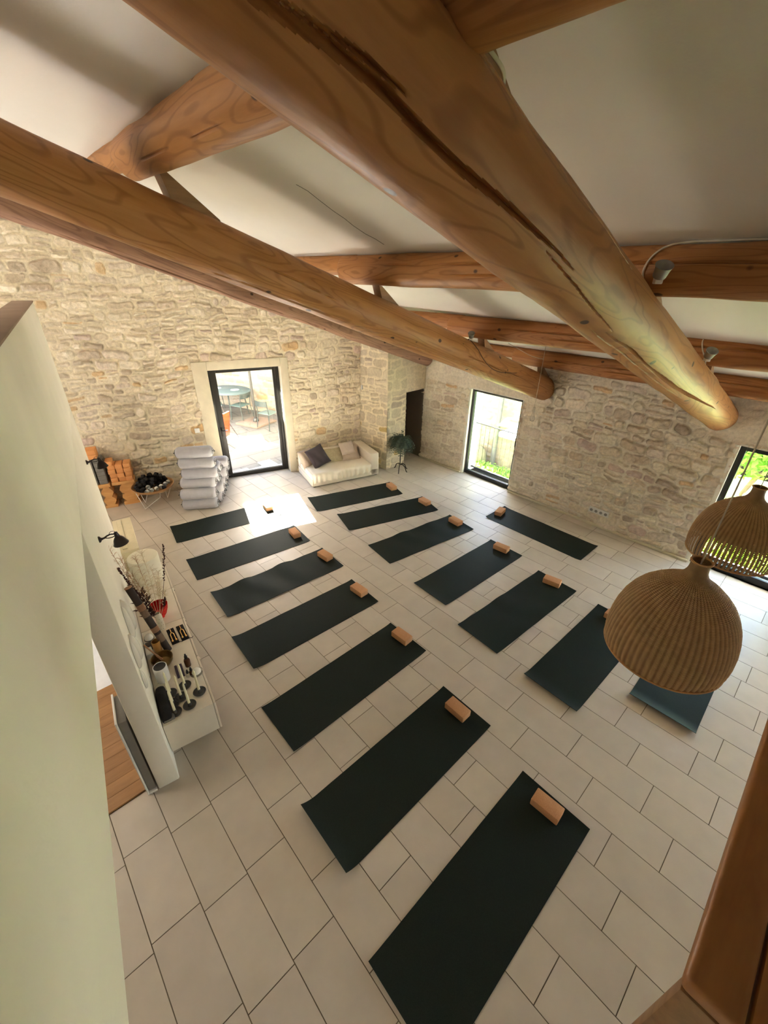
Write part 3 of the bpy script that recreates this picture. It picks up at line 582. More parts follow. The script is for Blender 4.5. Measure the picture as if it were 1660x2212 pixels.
# ------------------------------------------------------------------ logs
def log(name, end, dirv, r0, k, s0, s1, mat, label, group=None, cracks=(), seed=0, ns=None, nphi=72, amp=0.006, cat='beam', bulge=0.0, lumps=()):
    D = Vector(dirv).normalized(); up = (Vector((0, 0, 1)) - D * D.z).normalized(); Y = up.cross(D)
    ns = ns or int((s1 - s0) / 0.03) + 2
    s = np.linspace(s0, s1, ns); ph = np.linspace(0, 2 * PI, nphi, endpoint=False); SS, PH = np.meshgrid(s, ph, indexing='ij')
    R = r0 + k * SS
    R = R + amp * (vnoise(SS * 1.2 + 7, np.cos(PH) * 1.5 + 3, seed) - .5) * 2 + amp * .7 * (vnoise(SS * 3 + 9, np.sin(PH) * 2 + 5, seed + 1) - .5) * 2 + amp * .25 * (vnoise(SS * 12, PH * 6, seed + 2) - .5)
    for (s_, p_, h_, w_) in lumps:
        dphi = (PH - math.radians(p_) + PI) % (2 * PI) - PI
        R = R + h_ * np.exp(-((SS - s_) ** 2 + (dphi * r0) ** 2) / (w_ * w_))
    for pts, wid, dep in cracks:
        ps = np.array([p[0] for p in pts]); pp = np.radians(np.array([p[1] for p in pts])); order = np.argsort(ps); ps = ps[order]; pp = pp[order]
        c = np.interp(s, ps, pp) + 0.05 * (vnoise(s * 3, s * 0, seed + 31) - .5); t = (s - ps[0]) / (ps[-1] - ps[0]); env = np.where((t > 0) & (t < 1), np.clip(np.sin(np.clip(t, 0, 1) * PI), 0, 1) ** 0.5, 0)
        env = env * (0.55 + 0.9 * vnoise(s * 2.3 + 3, s * 0, seed + 41))
        dphi = ((PH - c[:, None] + PI) % (2 * PI) - PI) * r0
        wv = np.maximum(wid * env, 1e-4)[:, None]
        R = R - dep * env[:, None] * np.clip(1.15 - np.abs(dphi) / wv, 0, 1) ** 0.5
    Yc = -np.sin(PH) * R; Zc = np.cos(PH) * R
    P = np.stack([SS, Yc, Zc], -1).reshape(-1, 3)
    V = [tuple(p) for p in P]; Fq = []
    for i in range(ns - 1):
        for j in range(nphi):
            a = i * nphi + j; b_ = i * nphi + (j + 1) % nphi; Fq.append((a, b_, b_ + nphi, a + nphi))
    # rounded end caps
    for e, sgn in ((0, -1), (ns - 1, 1)):
        o = len(V); sc = s[e] + sgn * 0.004
        for j in range(nphi): q = P[e * nphi + j]; V.append((sc, q[1] * 0.975, q[2] * 0.975))
        for j in range(nphi):
            a = e * nphi + j; b_ = e * nphi + (j + 1) % nphi; c_ = o + (j + 1) % nphi; d_ = o + j; Fq.append((a, b_, c_, d_) if sgn > 0 else (b_, a, d_, c_))
        Fq.append(tuple(range(o, o + nphi)) if sgn > 0 else tuple(range(o, o + nphi))[::-1])
    mb = MB(); mb.v = V; mb.f = Fq
    o = link(name, mb, mat, angle=42)
    mt = Matrix((D, Y, up)).transposed().to_4x4(); mt.translation = Vector(end); o.matrix_world = mt
    return tag(o, label, cat, group)
RD = (-1, .011, .334)
cr1_old = [([(7.5, -150), (6.95, -137), (6.79, -130), (6.62, -127), (6.46, -127.5), (6.29, -126), (6.05, -122), (5.69, -121), (5.5, -123)], 0.020, 0.06),
       ([(5.75, -128), (5.4, -133), (5.1, -140), (4.75, -144)], 0.010, 0.03),
       ([(4.8, -152), (4.48, -149), (3.92, -150), (3.11, -145), (2.45, -136), (1.71, -122), (1.5, -119)], 0.026, 0.07),
       ([(4.9, -166), (4.2, -165), (3.2, -162), (2.6, -158)], 0.012, 0.03),
       ([(7.3, -60), (6.4, -58), (5.9, -52), (5.3, -60), (4.9, -66)], 0.010, 0.03), ([(2.7, -48), (1.9, -54), (1.2, -62)], 0.014, 0.035),
       ([(7.1, -140), (6.9, -131), (6.7, -122), (6.55, -119)], 0.012, 0.04)]
cr1 = [(p_, w_ * .40, d_ * 0.62) for p_, w_, d_ in cr1_old]
log('log_beam', (7.215, 1.085, 2.24), RD, 0.188, 0.0025, -0.02, 9.6, M['log_a'], 'thick split log beam in the foreground with a long crack along its underside', 'round log rafters', cr1, 51, ns=1300, nphi=320, lumps=[(1.2, -120, .01, .3), (2.0, -80, .012, .25)])
cr2 = [([(6.8, -162), (5.39, -150), (4.0, -146), (2.72, -135), (1.6, -128)], 0.008, 0.02), ([(6.2, -95), (5.2, -92), (4.7, -100)], 0.006, 0.015), ([(3.0, -100), (2.0, -97), (0.3, -92)], 0.006, 0.015)]
log('log_beam', (7.215, 3.70, 2.145), RD, 0.2, -0.001, -0.02, 9.2, M['log_a'], 'middle log beam ending on the window wall beside the courtyard window', 'round log rafters', cr2, 52, ns=420, nphi=110)
log('log_beam', (7.1, 6.383, 2.28), (-1, .011, .335), 0.128, 0.0005, 0, 8.6, M['log_old'], 'thin dark weathered log beam running along the door wall', 'round log rafters', [([(8, -150), (2, -140)], .006, .015)], 53, ns=260, nphi=60, amp=0.012)
PU = [((1.263, 3.7, 4.562), (-.0305, -1, -.0285), .1355, M['log_a'], 'highest cross log under the ceiling, nearest the camera'),
      ((3.244, 3.7, 3.897), (-.0105, -1, -.0005), .137, M['log_a'], 'second cross log down the slope of the ceiling'),
      ((5.16, 3.7, 3.25), (.089, -1, -.0015), .139, M['log_b'], 'third cross log down the slope of the ceiling'),
      ((6.92, 3.7, 2.676), (-.019, -1, .0135), .1315, M['log_b'], 'lowest cross log, resting along the top of the window wall')]
for i, (c, d, r, m, lab) in enumerate(PU):
    D = Vector(d); e = Vector(c) - D * 0.47
    crk = [([(0.3, 60 + 10 * i), (2.4, 72), (5.4, 66)], 0.007, 0.02), ([(1.2, 100), (3.0, 108)], 0.006, 0.015)] if i != 0 else [([(0.1, 128), (1.2, 133), (2.4, 138)], 0.003, 0.012)]
    crk = [([(p[0], p[1]) for p in q[0]], q[1], q[2]) for q in crk]
    log('purlin_log', e, d, r, 0.0, 0, 8.6, m, lab, 'cross logs between rafters and ceiling', crk, 60 + i, nphi=80)
    D2 = -D; r2 = r * 0.68
    e2 = Vector(c) - D * 0.55 + Vector((0, 0, (r - r2) * 1.0))
    ln = {0: 4.6, 1: 3.6, 2: 3.0, 3: 2.4}[i]
    log('purlin_log', e2, tuple(D2), r2, 0, -0.25, ln, m, ['short', 'second', 'third', 'lowest'][i] + ' slimmer cross log continuing %s' % ['behind the middle beam below the highest cross log', 'from the second cross log towards the stone wall', 'from the third cross log towards the stone wall', 'above the courtyard window to the corner'][i], 'slimmer cross logs beyond the middle beam', (), 70 + i, nphi=60)
# wedges holding the cross logs on the beams
def wedge(x, z, y, label, L_=0.34, hgt=0.17):
    b = MB(); up = Vector((-.334, 0, 1)).normalized(); dn = Vector((1, 0, -.334)).normalized()
    poly = [(0.0, -0.03), (0.0, hgt), (0.05, hgt), (L_, 0.0), (L_, -0.03)]
    vs = []
    for yy in (-0.055, 0.055):
        for a, h in poly: q = dn * a + up * h; vs.append((q.x, yy, q.z))
    n = len(poly); b.add(vs, [tuple(range(n)), tuple(range(n, 2 * n))[::-1]] + [(i, (i + 1) % n, n + (i + 1) % n, n + i) for i in range(n)])
    return tag(link('wooden_wedge', b, M['wedge'], smooth=False, loc=(x, y, z)), label, 'wedge', 'wooden wedges under the cross logs')
for nm, yb, cy, zoff in (('middle', 3.70, 3.70, 2.145 + .208), ('foreground', 1.085, 1.085, 2.24 + .208)):
    for i, (c, d, r, m, lab) in enumerate(PU[:4]):
        xx = c[0] + (c[1] - yb) * d[0] + 0.075
        zz = zoff + 0.334 * (7.215 - xx)
        if i == 3 and nm == 'foreground': continue
        wedge(xx, zz, cy + 0.011 * (7.2 - xx), 'dark wooden wedge on the %s beam below the %s cross log' % (nm, ['highest', 'second', 'third', 'lowest'][i]), 0.36 if i < 1 else 0.26, 0.17 if i < 1 else 0.12)

# mezzanine rail and deck near the camera
t = thing('edge_beam', 'orange brown wooden edge board with a dark bracket at the lower right corner', 'beam', (0.57, -0.185, 0))
b = MB(); b.rbox(0.0, 4.0, -0.085, 0.0, 2.735, 2.78, 0.012, 3); link('board', b, M['rail'], t)
b = MB(); b.rbox(0.0, 0.03, -0.085, -0.004, 1.7, 2.733, 0.004, 2); link('bracket', b, M['wedge'], t)
t = thing('mezzanine_deck', 'wooden deck boards behind the edge board in the bottom right corner', 'deck', (0.585, -0.275, 0))
for i in range(12): b = MB(); b.rbox(0.0, 4.0, -0.20 - i * 0.205, 0.0 - i * 0.205, 2.70, 2.775, 0.006); link('plank', b, M['rail'], t)

# ------------------------------------------------------------------ yoga mats and blocks
MATS = [  # x, y, angle, label
 ('left', 1, 1.500, 0.426, -0.3), ('left', 2, 1.650, 1.482, -0.2), ('left', 3, 1.873, 2.544, 0.3), ('left', 4, 2.036, 3.597, -2.2), ('left', 5, 2.175, 4.555, -3.1), ('left', 6, 2.201, 5.516, -6.1), ('left', 7, 2.330, 6.640, -8.9),
 ('right', 1, 4.811, 0.116, 1.1), ('right', 2, 4.214, 0.965, -1.2), ('right', 3, 4.276, 1.921, -2.8), ('right', 4, 4.454, 2.883, -1.6), ('right', 5, 4.557, 3.973, -7.3), ('right', 6, 4.694, 4.977, -17.1), ('right', 7, 4.660, 5.897, -16.7),
 ('wall', 1, 6.235, 2.778, -90.0)]
MLAB = {('left', 1): 'dark green yoga mat nearest the camera, running off the bottom edge', ('left', 2): 'dark green yoga mat second from the camera in the left column, end curled up',
 ('left', 3): 'dark green yoga mat third from the camera in the left column', ('left', 4): 'dark green yoga mat fourth from the camera in the left column', ('left', 5): 'wavy dark green yoga mat with rippled edge, fifth from the camera, left column',
 ('left', 6): 'dark green yoga mat sixth in the left column, just below the sun patch', ('left', 7): 'dark green yoga mat partly in the sun patch, before the grey bolsters',
 ('right', 1): 'dark green yoga mat half hidden below the front wicker lamp', ('right', 2): 'dark green yoga mat whose block is half hidden by the front wicker lamp', ('right', 3): 'dark green yoga mat third from the wicker lamp in the right column',
 ('right', 4): 'dark green yoga mat fourth from the wicker lamp in the right column', ('right', 5): 'glossy rippled dark green yoga mat fifth from the wicker lamp', ('right', 6): 'dark green yoga mat second from the sofa', ('right', 7): 'dark green yoga mat nearest the sofa',
 ('wall', 1): 'dark green yoga mat lying lengthwise along the window wall'}
ML = 1.80; MW = 0.61
for col, k, x, y, a in MATS:
    rr = random.Random(hash((col == 'left', k)) & 255); rr = random.Random((0 if col == 'left' else 40 if col == 'right' else 90) + k)
    nu, nv = 61, 21; top = []
    curlA = {('left', 1): .010, ('left', 2): .055, ('left', 3): .012, ('left', 4): .03, ('left', 5): .03, ('left', 6): .012, ('left', 7): .015, ('right', 1): .05, ('right', 2): .03, ('right', 3): .012, ('right', 4): .015, ('right', 5): .008, ('right', 6): .02, ('right', 7): .02, ('wall', 1): .02}[(col, k)]
    rip = {('left', 5): 1.0, ('right', 5): 0.55, ('right', 3): 0.4}.get((col, k), 0.08)
    ph = rr.random() * 6
    for j in range(nv):
        for i in range(nu):
            u = i / (nu - 1); v = j / (nv - 1); X = (u - .5) * ML; Yv = (v - .5) * MW
            z = 0.005 + curlA * max(0, 1 - u / 0.10) ** 2 * 1.0 + 0.012 * max(0, (u - .94) / .06) ** 2
            edge = v ** 2
            z += rip * 0.028 * edge * max(0, math.sin(u * 17 + ph)) * (math.sin(PI * u)) + rip * 0.006 * (1 + math.sin(u * 23 + v * 4 + ph)) * math.sin(PI * u)
            if curlA > 0.02: X += curlA * 0.35 * max(0, 1 - u / 0.10) ** 2
            top.append((X, Yv, z))
    b = MB(); b.grid(top, nu, nv); nT = len(top); bot = [(p[0], p[1], p[2] - 0.0045) for p in top]; b.v += bot
    b.f += [tuple(nT + q for q in f)[::-1] for f in list(b.f)]
    ring = [i for i in range(nu)] + [j * nu + nu - 1 for j in range(1, nv)] + [(nv - 1) * nu + i for i in range(nu - 2, -1, -1)] + [j * nu for j in range(nv - 2, 0, -1)]
    for q in range(len(ring)): a0 = ring[q]; a1 = ring[(q + 1) % len(ring)]; b.f.append((a0, a0 + nT, a1 + nT, a1))
    o = link('yoga_mat', b, M['mat'], loc=(x, y, 0.0015), rotz=math.radians(a), angle=50)
    tag(o, MLAB[(col, k)], 'yoga mat', 'dark green yoga mats on the tiled floor')
def block_mesh(lx=.235, ly=.128, lz=.08, bev=.008):
    b = MB(); b.rbox(-lx / 2, lx / 2, -ly / 2, ly / 2, 0, lz, bev, 2); return b
blk = link('yoga_block', block_mesh(), M['cork']); first = True
BL = [(2.277, 0.429, 93, 'cork block on the yoga mat nearest the camera'), (2.425, 1.492, 90, 'cork block on the second yoga mat from the camera in the left column'),
 (2.695, 2.572, 93, 'cork block on the third yoga mat from the camera in the left column'), (2.850, 3.582, 93, 'cork block on the fourth yoga mat from the camera in the left column'),
 (2.977, 4.567, 95, 'cork block on the rippled fifth mat of the left column'), (2.972, 5.439, 82, 'cork block on the mat just below the sun patch'),
 (3.088, 6.572, 80, 'brightly sunlit cork block at the corner of the sun patch'), (4.985, 0.980, 90, 'cork block peeking out from behind the front wicker lamp'),
 (5.059, 1.895, 101, 'cork block on the mat third from the wicker lamp'), (5.240, 2.876, 97, 'cork block on the mat fourth from the wicker lamp'),
 (5.341, 3.907, 86, 'cork block on the glossy rippled mat of the right column'), (5.471, 4.782, 84, 'cork block on the mat second from the sofa'),
 (5.439, 5.685, 77, 'cork block on the mat nearest the sofa'), (6.242, 3.584, 12, 'cork block on the mat lying along the window wall')]
for i, (x, y, a, lab) in enumerate(BL):
    o = blk if i == 0 else blk.copy()
    if i: COL.objects.link(o)
    o.location = (x, y, 0.0105); o.rotation_euler = (0, 0, math.radians(a)); tag(o, lab, 'yoga block', 'cork blocks lying on the mats')

# ------------------------------------------------------------------ wooden block benches with stacked blocks by the back wall
BD = -0.205   # rotation of the right bench (radians)
def bench(org, rotz, w_, label, style):
    t = thing('wooden_bench', label, 'bench', org, rotz, 'low wooden benches on carved legs')
    b = MB(); b.rbox(0, w_, 0.0, 0.262, 0.42, 0.475, 0.006); link('seat', b, M['bench'], t)
    def leg(x0, x1):
        b = MB(); P = []
        xm = (x0 + x1) / 2; hw = (x1 - x0) / 2
        if style == 'round': pr = [(1.0, 0), (1.0, .06), (.62, .075), (.78, .11), (1.0, .15), (.92, .205), (.60, .23), (.88, .255), (1.08, .31), (.92, .375), (.66, .42)]
        else: pr = [(1.0, 0), (1.0, .055), (.60, .06), (.95, .12), (1.0, .16), (.5, .22), (.6, .235), (.98, .30), (.95, .33), (.5, .40), (.55, .42)]
        n = len(pr); poly = [(xm + hw * r, z) for r, z in pr] + [(xm - hw * r, z) for r, z in pr[::-1]]; m = len(poly)
        vs = [(p[0], 0.02, p[1]) for p in poly] + [(p[0], 0.25, p[1]) for p in poly]
        fs = []
        for q in range(n - 1): fs += [(q, q + 1, m - 2 - q, m - 1 - q), (m + q, m + m - 1 - q, m + m - 2 - q, m + q + 1)]
        fs += [(q, (q + 1) % m, m + (q + 1) % m, m + q) for q in range(m)]
        b.add(vs, fs); link('leg', b, M['bench'], t, angle=50)
    if style == 'round': leg(w_ - 0.27, w_ + 0.01)
    else: leg(w_ - 0.18, w_ + 0.02); 
    leg(0.0, 0.12) if style == 'zig' and w_ > .5 else None
    return t
OR = Vector((1.320, 8.389, 0)); ddv = Vector((math.cos(AD), math.sin(AD), 0))
bR = OR + ddv * -0.305; bench((bR.x, bR.y, 0), AD, 0.37, 'carved light wooden bench beside the tray, with rounded leg, carrying orange cork blocks', 'round')
bL = OR + ddv * -0.93 + DN * -0.03; bench((bL.x, bL.y, 0), AD, 0.60, 'carved light wooden bench left of it, with zigzag leg, partly behind the white wall', 'zig')
def bk(s, off, z, lab, grp, mat, lx=.112, ly=.235, lz=.081, rot=0):
    p = OR + ddv * s + DN * off
    o = link('yoga_block', block_mesh(lx, ly, lz, .007), M[mat], loc=(p.x, p.y, z), rotz=AD + rot); return tag(o, lab, 'yoga block', grp)
names_c = ['left', 'middle', 'right']; names_r = ['bottom', 'second', 'third', 'top']
for c in range(3):
    for r in range(4):
        jit = [(0, 0), (.004, .01), (-.004, -.006), (.003, .012)][(r + c) % 4]
        bk(-.243 + .1225 * c + jit[0], .140 + jit[1], .4755 + .0815 * r, 'orange cork block, %s of the %s stack on the bench beside the tray' % (names_r[r], names_c[c]), 'orange cork blocks stacked on the bench', 'cork_o')
bk(-.262, .130, .4755 + .0815 * 4, 'orange cork block lying loose on top of the left cork stack', 'orange cork blocks stacked on the bench', 'cork_o')
for r in range(6):
    bk(-.415, .125, .4755 + .0815 * r, 'grey foam block, number %s from below in the front grey stack' % ['one', 'two', 'three', 'four', 'five', 'six'][r], 'grey foam blocks stacked on the left bench', 'foam', lx=.128)
for r in range(6):
    bk(-.565, .125, .4755 + .0815 * r, 'grey foam block, number %s from below in the grey stack half behind the white wall' % ['one', 'two', 'three', 'four', 'five', 'six'][r], 'grey foam blocks stacked on the left bench', 'foam', lx=.128)
for r in range(2):
    bk(-.475, .12, .4755 + .0815 * 6 + .0815 * r, 'orange cork block, %s of the pair lying on the grey foam stacks' % ['lower', 'upper'][r], 'orange cork blocks on the grey foam stacks', 'cork_o', lx=.16)

# ------------------------------------------------------------------ wooden tray on wire legs with rolled straps
t = thing('tray_table', 'round wooden tray on thin white wire legs, filled with rolled straps', 'table', (1.615, 8.13, 0))
b = MB(); b.lathe([(0.02, .335), (.30, .345), (.335, .372), (.352, .40), (.362, .40), (.345, .365), (.305, .333), (.02, .325)], 48, cap=False); link('tray', b, M['tray'], t)
for i, (a0, a1) in enumerate([(-2.9, -1.55), (-0.5, .75), (1.5, 2.5)]):
    p = lambda a, r, z: (r * math.cos(a), r * math.sin(a), z)
    m = (a0 + a1) / 2
    b = MB(); b.tube([p(a0, .30, .34), p(m + 0.35, .24, 0.005), p(a1, .30, .34)] if i else [p(a0, .33, .35), p(a0 + .12, .265, .005), p(-1.2, .12, .16), p(-1.3, .2, .33)], 0.0065, 6); link('leg', b, M['white_metal'], t)
def roll(name, mat):
    b = MB(); n = 40; P = []
    pts = [((0.010 + 0.022 * i / n) * math.cos(i * 0.62), (0.010 + 0.022 * i / n) * math.sin(i * 0.62)) for i in range(n)]
    for w_ in (-0.019, 0.019):
        P += [(x, w_, y) for x, y in pts]
    b.grid([(x, -0.019, y) for x, y in pts] + [(x, 0.019, y) for x, y in pts], n, 2)
    b.lathe([(0.030, -0.018), (0.032, -0.012), (0.032, 0.012), (0.030, 0.018)], 16, Matrix.Rotation(PI / 2, 4, 'X'), cap=False)
    b.lathe([(0.004, -0.0165), (0.030, -0.0165)], 16, Matrix.Rotation(PI / 2, 4, 'X'), cap=False)
    return link(name, b, M[mat], angle=50)
rr = random.Random(4)
rb = roll('rolled_strap', 'strap_b'); rw = roll('rolled_strap', 'strap_w'); fb = fw = True
white = [(-.16, -.245), (-.085, -.235), (-.115, -.185), (.0, -.215), (.085, -.17), (.17, -.115), (.235, -.05)]
wl = ['leftmost', 'second from the left', 'on top of the two leftmost', 'third from the left', 'in the middle right', 'second from the right', 'rightmost']
for i, (dx, dy) in enumerate(white):
    o = rw if i == 0 else rw.copy()
    if i: COL.objects.link(o)
    o.scale = (1.15, 1.25, 1.15); o.location = (1.615 + dx * 1.08, 8.13 + dy * 1.02 - .01, .400 + (0.055 if i == 2 else 0)); o.rotation_euler = (rr.uniform(-.2, .2), 0, rr.uniform(-.6, .5))
    tag(o, 'white rolled strap in the tray, ' + wl[i], 'rolled strap', 'white rolled straps at the front of the tray')
pos = []
for ring, (rad, cnt, zz) in enumerate([(.275, 17, .392), (.195, 12, .388), (.115, 6, .386), (.225, 12, .462), (.145, 8, .462), (.03, 1, .386), (.06, 3, .462), (.17, 9, .535), (.09, 4, .535)]):
    for q in range(cnt):
        a = 2 * PI * q / cnt + ring * .4; px, py = rad * math.cos(a), rad * math.sin(a)
        if min(math.hypot(px - wx, py - wy) for wx, wy in white) < 0.078: continue
        if py < -0.10 and ring > 2: continue
        pos.append((px, py, zz))
for i, (px, py, zz) in enumerate(pos):
    o = rb if i == 0 else rb.copy()
    if i: COL.objects.link(o)
    o.scale = (1.12, 1.5, 1.12); o.location = (1.615 + px, 8.13 + py, zz); o.rotation_euler = (rr.uniform(-.25, .25), rr.uniform(-.5, .5), rr.uniform(0, 6))
    tag(o, 'black rolled strap in the heap at the back of the round tray', 'rolled strap', 'black rolled straps heaped in the tray')

# ------------------------------------------------------------------ bolsters
def bolster(r=.118, l=.62):
    t = thing('bolster', 'x', 'bolster', (0, 0, 0))
    prof = [(0.035, -l / 2), (r * .62, -l / 2 + .004), (r * .88, -l / 2 + .022), (r, -l / 2 + .06), (r * 1.015, 0), (r, l / 2 - .06), (r * .88, l / 2 - .022), (r * .62, l / 2 - .004), (.035, l / 2)]
    b = MB(); b.lathe(prof, 36, Matrix.Scale(.88, 4, (0, 0, 1)) @ Matrix.Rotation(PI / 2, 4, 'Y')); link('cover', b, M['bolster'], t, angle=50)
    for sg in (-1, 1):
        b = MB(); b.lathe([(0.004, 0), (r * .60, .0), (r * .60, .006), (.004, .010)], 24, T3(sg * l / 2 + (0 if sg > 0 else -.006), 0, 0) @ Matrix.Scale(.88, 4, (0, 0, 1)) @ Matrix.Rotation(PI / 2, 4, 'Y')); link('end_panel', b, M['bolster_end'], t)
        b = MB(); b.tube([(sg * (l / 2 + .004), -.05, .03), (sg * (l / 2 + .035), -.02, .0), (sg * (l / 2 + .035), .02, -.01), (sg * (l / 2 + .004), .05, .02)], .006, 6); link('handle', b, M['strap_b'], t)
    return t
bp0 = bolster()
bdir = Vector((.530, -.333, 0)).normalized(); bback = Vector((-bdir.y, bdir.x, 0)); bc = Vector((2.114, 7.313, 0)) + bback * .11; brz = math.atan2(bdir.y, bdir.x)
BO = []
zf = [.104, .300, .475, .665, .860, 1.055]; sh = [(0, 0), (.0, .01), (.01, .12), (.07, .13), (.05, .14), (.04, .15)]
nm = ['bottom', 'second from the floor', 'third from the floor', 'fourth from the floor', 'second from the top', 'top']
for i in range(6): BO.append((sh[i][0], sh[i][1], zf[i], 'grey bolster, %s one of the front pile beside the terrace door' % nm[i]))
for k, cnt in ((1, 4), (2, 4), (3, 3)):
    for i in range(cnt):
        BO.append((.05 + .05 * (i % 2) + (.1 if k > 1 and i > 1 else 0), .245 * k + (.02 * i), .104 + .196 * i, 'grey bolster behind the front pile, %s of the %s pile, only its end showing' % (['lowest', 'second', 'third', 'highest'][i], ['', 'second', 'third', 'rearmost'][k])))
for i, (dx, dy, z, lab) in enumerate(BO):
    p = bc + bdir * dx + bback * dy; p.z = z
    rot = (0, 0, brz + [0.0, .03, -.02, .04, -.01, .02][i % 6])
    if i == 0: bp0.location = p; bp0.rotation_euler = rot; tag(bp0, lab, 'bolster', 'grey bolsters piled beside the door')
    else: dup(bp0, p, rot, lab, 'grey bolsters piled beside the door')

# ------------------------------------------------------------------ sofa with cushions
SR = math.atan2(-.240, .970)
t = thing('sofa', 'low cream sofa with one arm, in the corner between door and pier', 'sofa', (4.213, 6.754, 0), SR)
b = MB(); b.rbox(0.0, 1.535, 0.0, .90, 0.02, .165, .015, 3); link('base', b, M['sofa'], t)
b = MB()
for x in (.06, 1.48):
    for y in (.06, .86): b.box(x - .03, x + .03, y - .03, y + .03, 0, .03)
link('foot', b, M['blackplastic'], t, smooth=False)
b = MB(); b.rbox(1.335, 1.54, 0.0, .90, .02, .52, .02, 3); link('armrest', b, M['sofa'], t)
b = MB(); b.rbox(0.0, 1.34, .68, .90, .15, .50, .05, 4); link('backrest', b, M['sofa'], t)
nu, nv = 60, 26; P = []   # seat cover with a gathered front hem
for j in range(nv):
    for i in range(nu):
        u = i / (nu - 1); v = j / (nv - 1); X = 0.0 + 1.335 * u; rr_ = 0.06
        d = v * 0.95
        if d < .16: Y = -.040 - .012 * math.sin(PI * d / .16); Z = .120 + d * 1.04
        else: q = min(1, (d - .16) / .06); Y = -.040 + (d - .16) * 1.02; Z = .287 + .018 * math.sin(q * PI / 2)
        fold = max(0, 1 - d / .22); Y += fold * .022 * math.sin(u * 80 + 2 * math.sin(u * 11)); Z += .004 * math.sin(u * 9 + v * 5)
        if u < .04: Z -= (.04 - u) * 1.2
        P.append((X, Y, Z))
b = MB(); b.grid(P, nu, nv); b.rbox(0.005, 1.33, .0, .75, .16, .292, .03, 3); link('seat_cushion', b, M['sofa_cover'], t, angle=70)
def cushion(name, w_, h_, th, mat, loc, rot, label, grp='cushions on the cream sofa'):
    nu = 17; vs = []; b = MB()
    for sg in (1, -1):
        P = []
        for j in range(nu):
            for i in range(nu):
                u = 2 * i / (nu - 1) - 1; v = 2 * j / (nu - 1) - 1
                k = (max(0, 1 - u ** 4) * max(0, 1 - v ** 4)) ** .55
                px = u * w_ / 2 * (1 - .07 * (1 - abs(v) ** 2)); py = v * h_ / 2 * (1 - .07 * (1 - abs(u) ** 2))
                P.append((px, py, sg * th / 2 * k + .005 * math.sin(u * 7 + v * 3)))
        b.grid(P, nu, nu)
    o = link(name, b, mat, angle=70); o.matrix_world = T3(4.213, 6.754, 0) @ Rz(SR) @ T3(*loc) @ rot
    return tag(o, label, 'cushion', grp)
E3 = lambda a, b_, c: (Matrix.Rotation(math.radians(c), 4, 'Z') @ Matrix.Rotation(math.radians(b_), 4, 'Y') @ Matrix.Rotation(math.radians(a), 4, 'X'))
cushion('cushion', .43, .45, .13, M['cush_dark'], (.31, .44, .49), E3(52, 0, 4) @ Rz(.28), 'dark aubergine square cushion leaning on the left of the sofa')
cushion('cushion', .48, .34, .12, M['cush_olive'], (.68, .53, .42), E3(50, 0, -3), 'flat sand coloured cushion in the middle of the sofa')
cushion('cushion', .44, .34, .13, M['cush_beige'], (1.07, .50, .41), E3(42, 0, -2), 'lower beige cushion beside the sofa arm')
cushion('cushion', .36, .30, .11, M['cush_beige'], (1.02, .52, .54), E3(48, 0, 6), 'small beige linen cushion lying on top of the beige one')
cushion('cushion', .40, .42, .12, M['cush_beige'], (.13, .60, .42), E3(60, 0, 25), 'pale beige cushion half hidden behind the dark cushion')
nu = 24; P = []   # draped throw over the back corner
for j in range(nu):
    for i in range(nu):
        u = i / (nu - 1); v = j / (nu - 1); d = v * .62
        if d < .22: Y = .88 - d; Z = .515
        elif d < .27: Y = .88 - d; Z = .515 - (d - .22) * .6
        else: Y = .64 - (d - .27) * .5; Z = .485 - (d - .27) * .62
        P.append((1.0 + .33 * u + .02 * math.sin(v * 7), Y + .008 * math.sin(u * 22 + v * 3), Z + .006 * math.sin(u * 19)))
b = MB(); b.grid(P, nu, nu); o = link('throw_blanket', b, M['cush_beige'], angle=80); o.matrix_world = T3(4.213, 6.754, 0) @ Rz(SR); tag(o, 'beige throw draped over the back of the sofa beside the arm', 'blanket')

# ------------------------------------------------------------------ plant on an iron stand
t = thing('plant_stand', 'black iron plant stand with curved feet beside the stone pier', 'plant stand', (6.22, 6.24, 0))
b = MB(); b.tube([(0, 0, .14), (0, 0, .58)], .011, 8); link('pole', b, M['black_metal'], t)
for a in (-2.5, -1.35, -.2, 1.5):
    b = MB(); b.tube([(.0, 0, .15), (.06 * math.cos(a), .06 * math.sin(a), .165), (.13 * math.cos(a), .13 * math.sin(a), .12), (.165 * math.cos(a), .165 * math.sin(a), .03), (.195 * math.cos(a), .195 * math.sin(a), .008)], .010, 6); link('leg', b, M['black_metal'], t)
b = MB(); b.lathe([(.02, .57), (.13, .575), (.135, .585), (.02, .585)], 24); link('plate', b, M['black_metal'], t)
t = thing('potted_plant', 'bushy drooping dusty green plant in a pot on the iron stand', 'plant', (6.22, 6.24, .586))
b = MB(); b.lathe([(.07, 0), (.085, .02), (.105, .13), (.115, .135), (.10, .125), (.02, .12)], 24); link('pot', b, M['terracotta'], t)
rr = random.Random(9); b = MB()
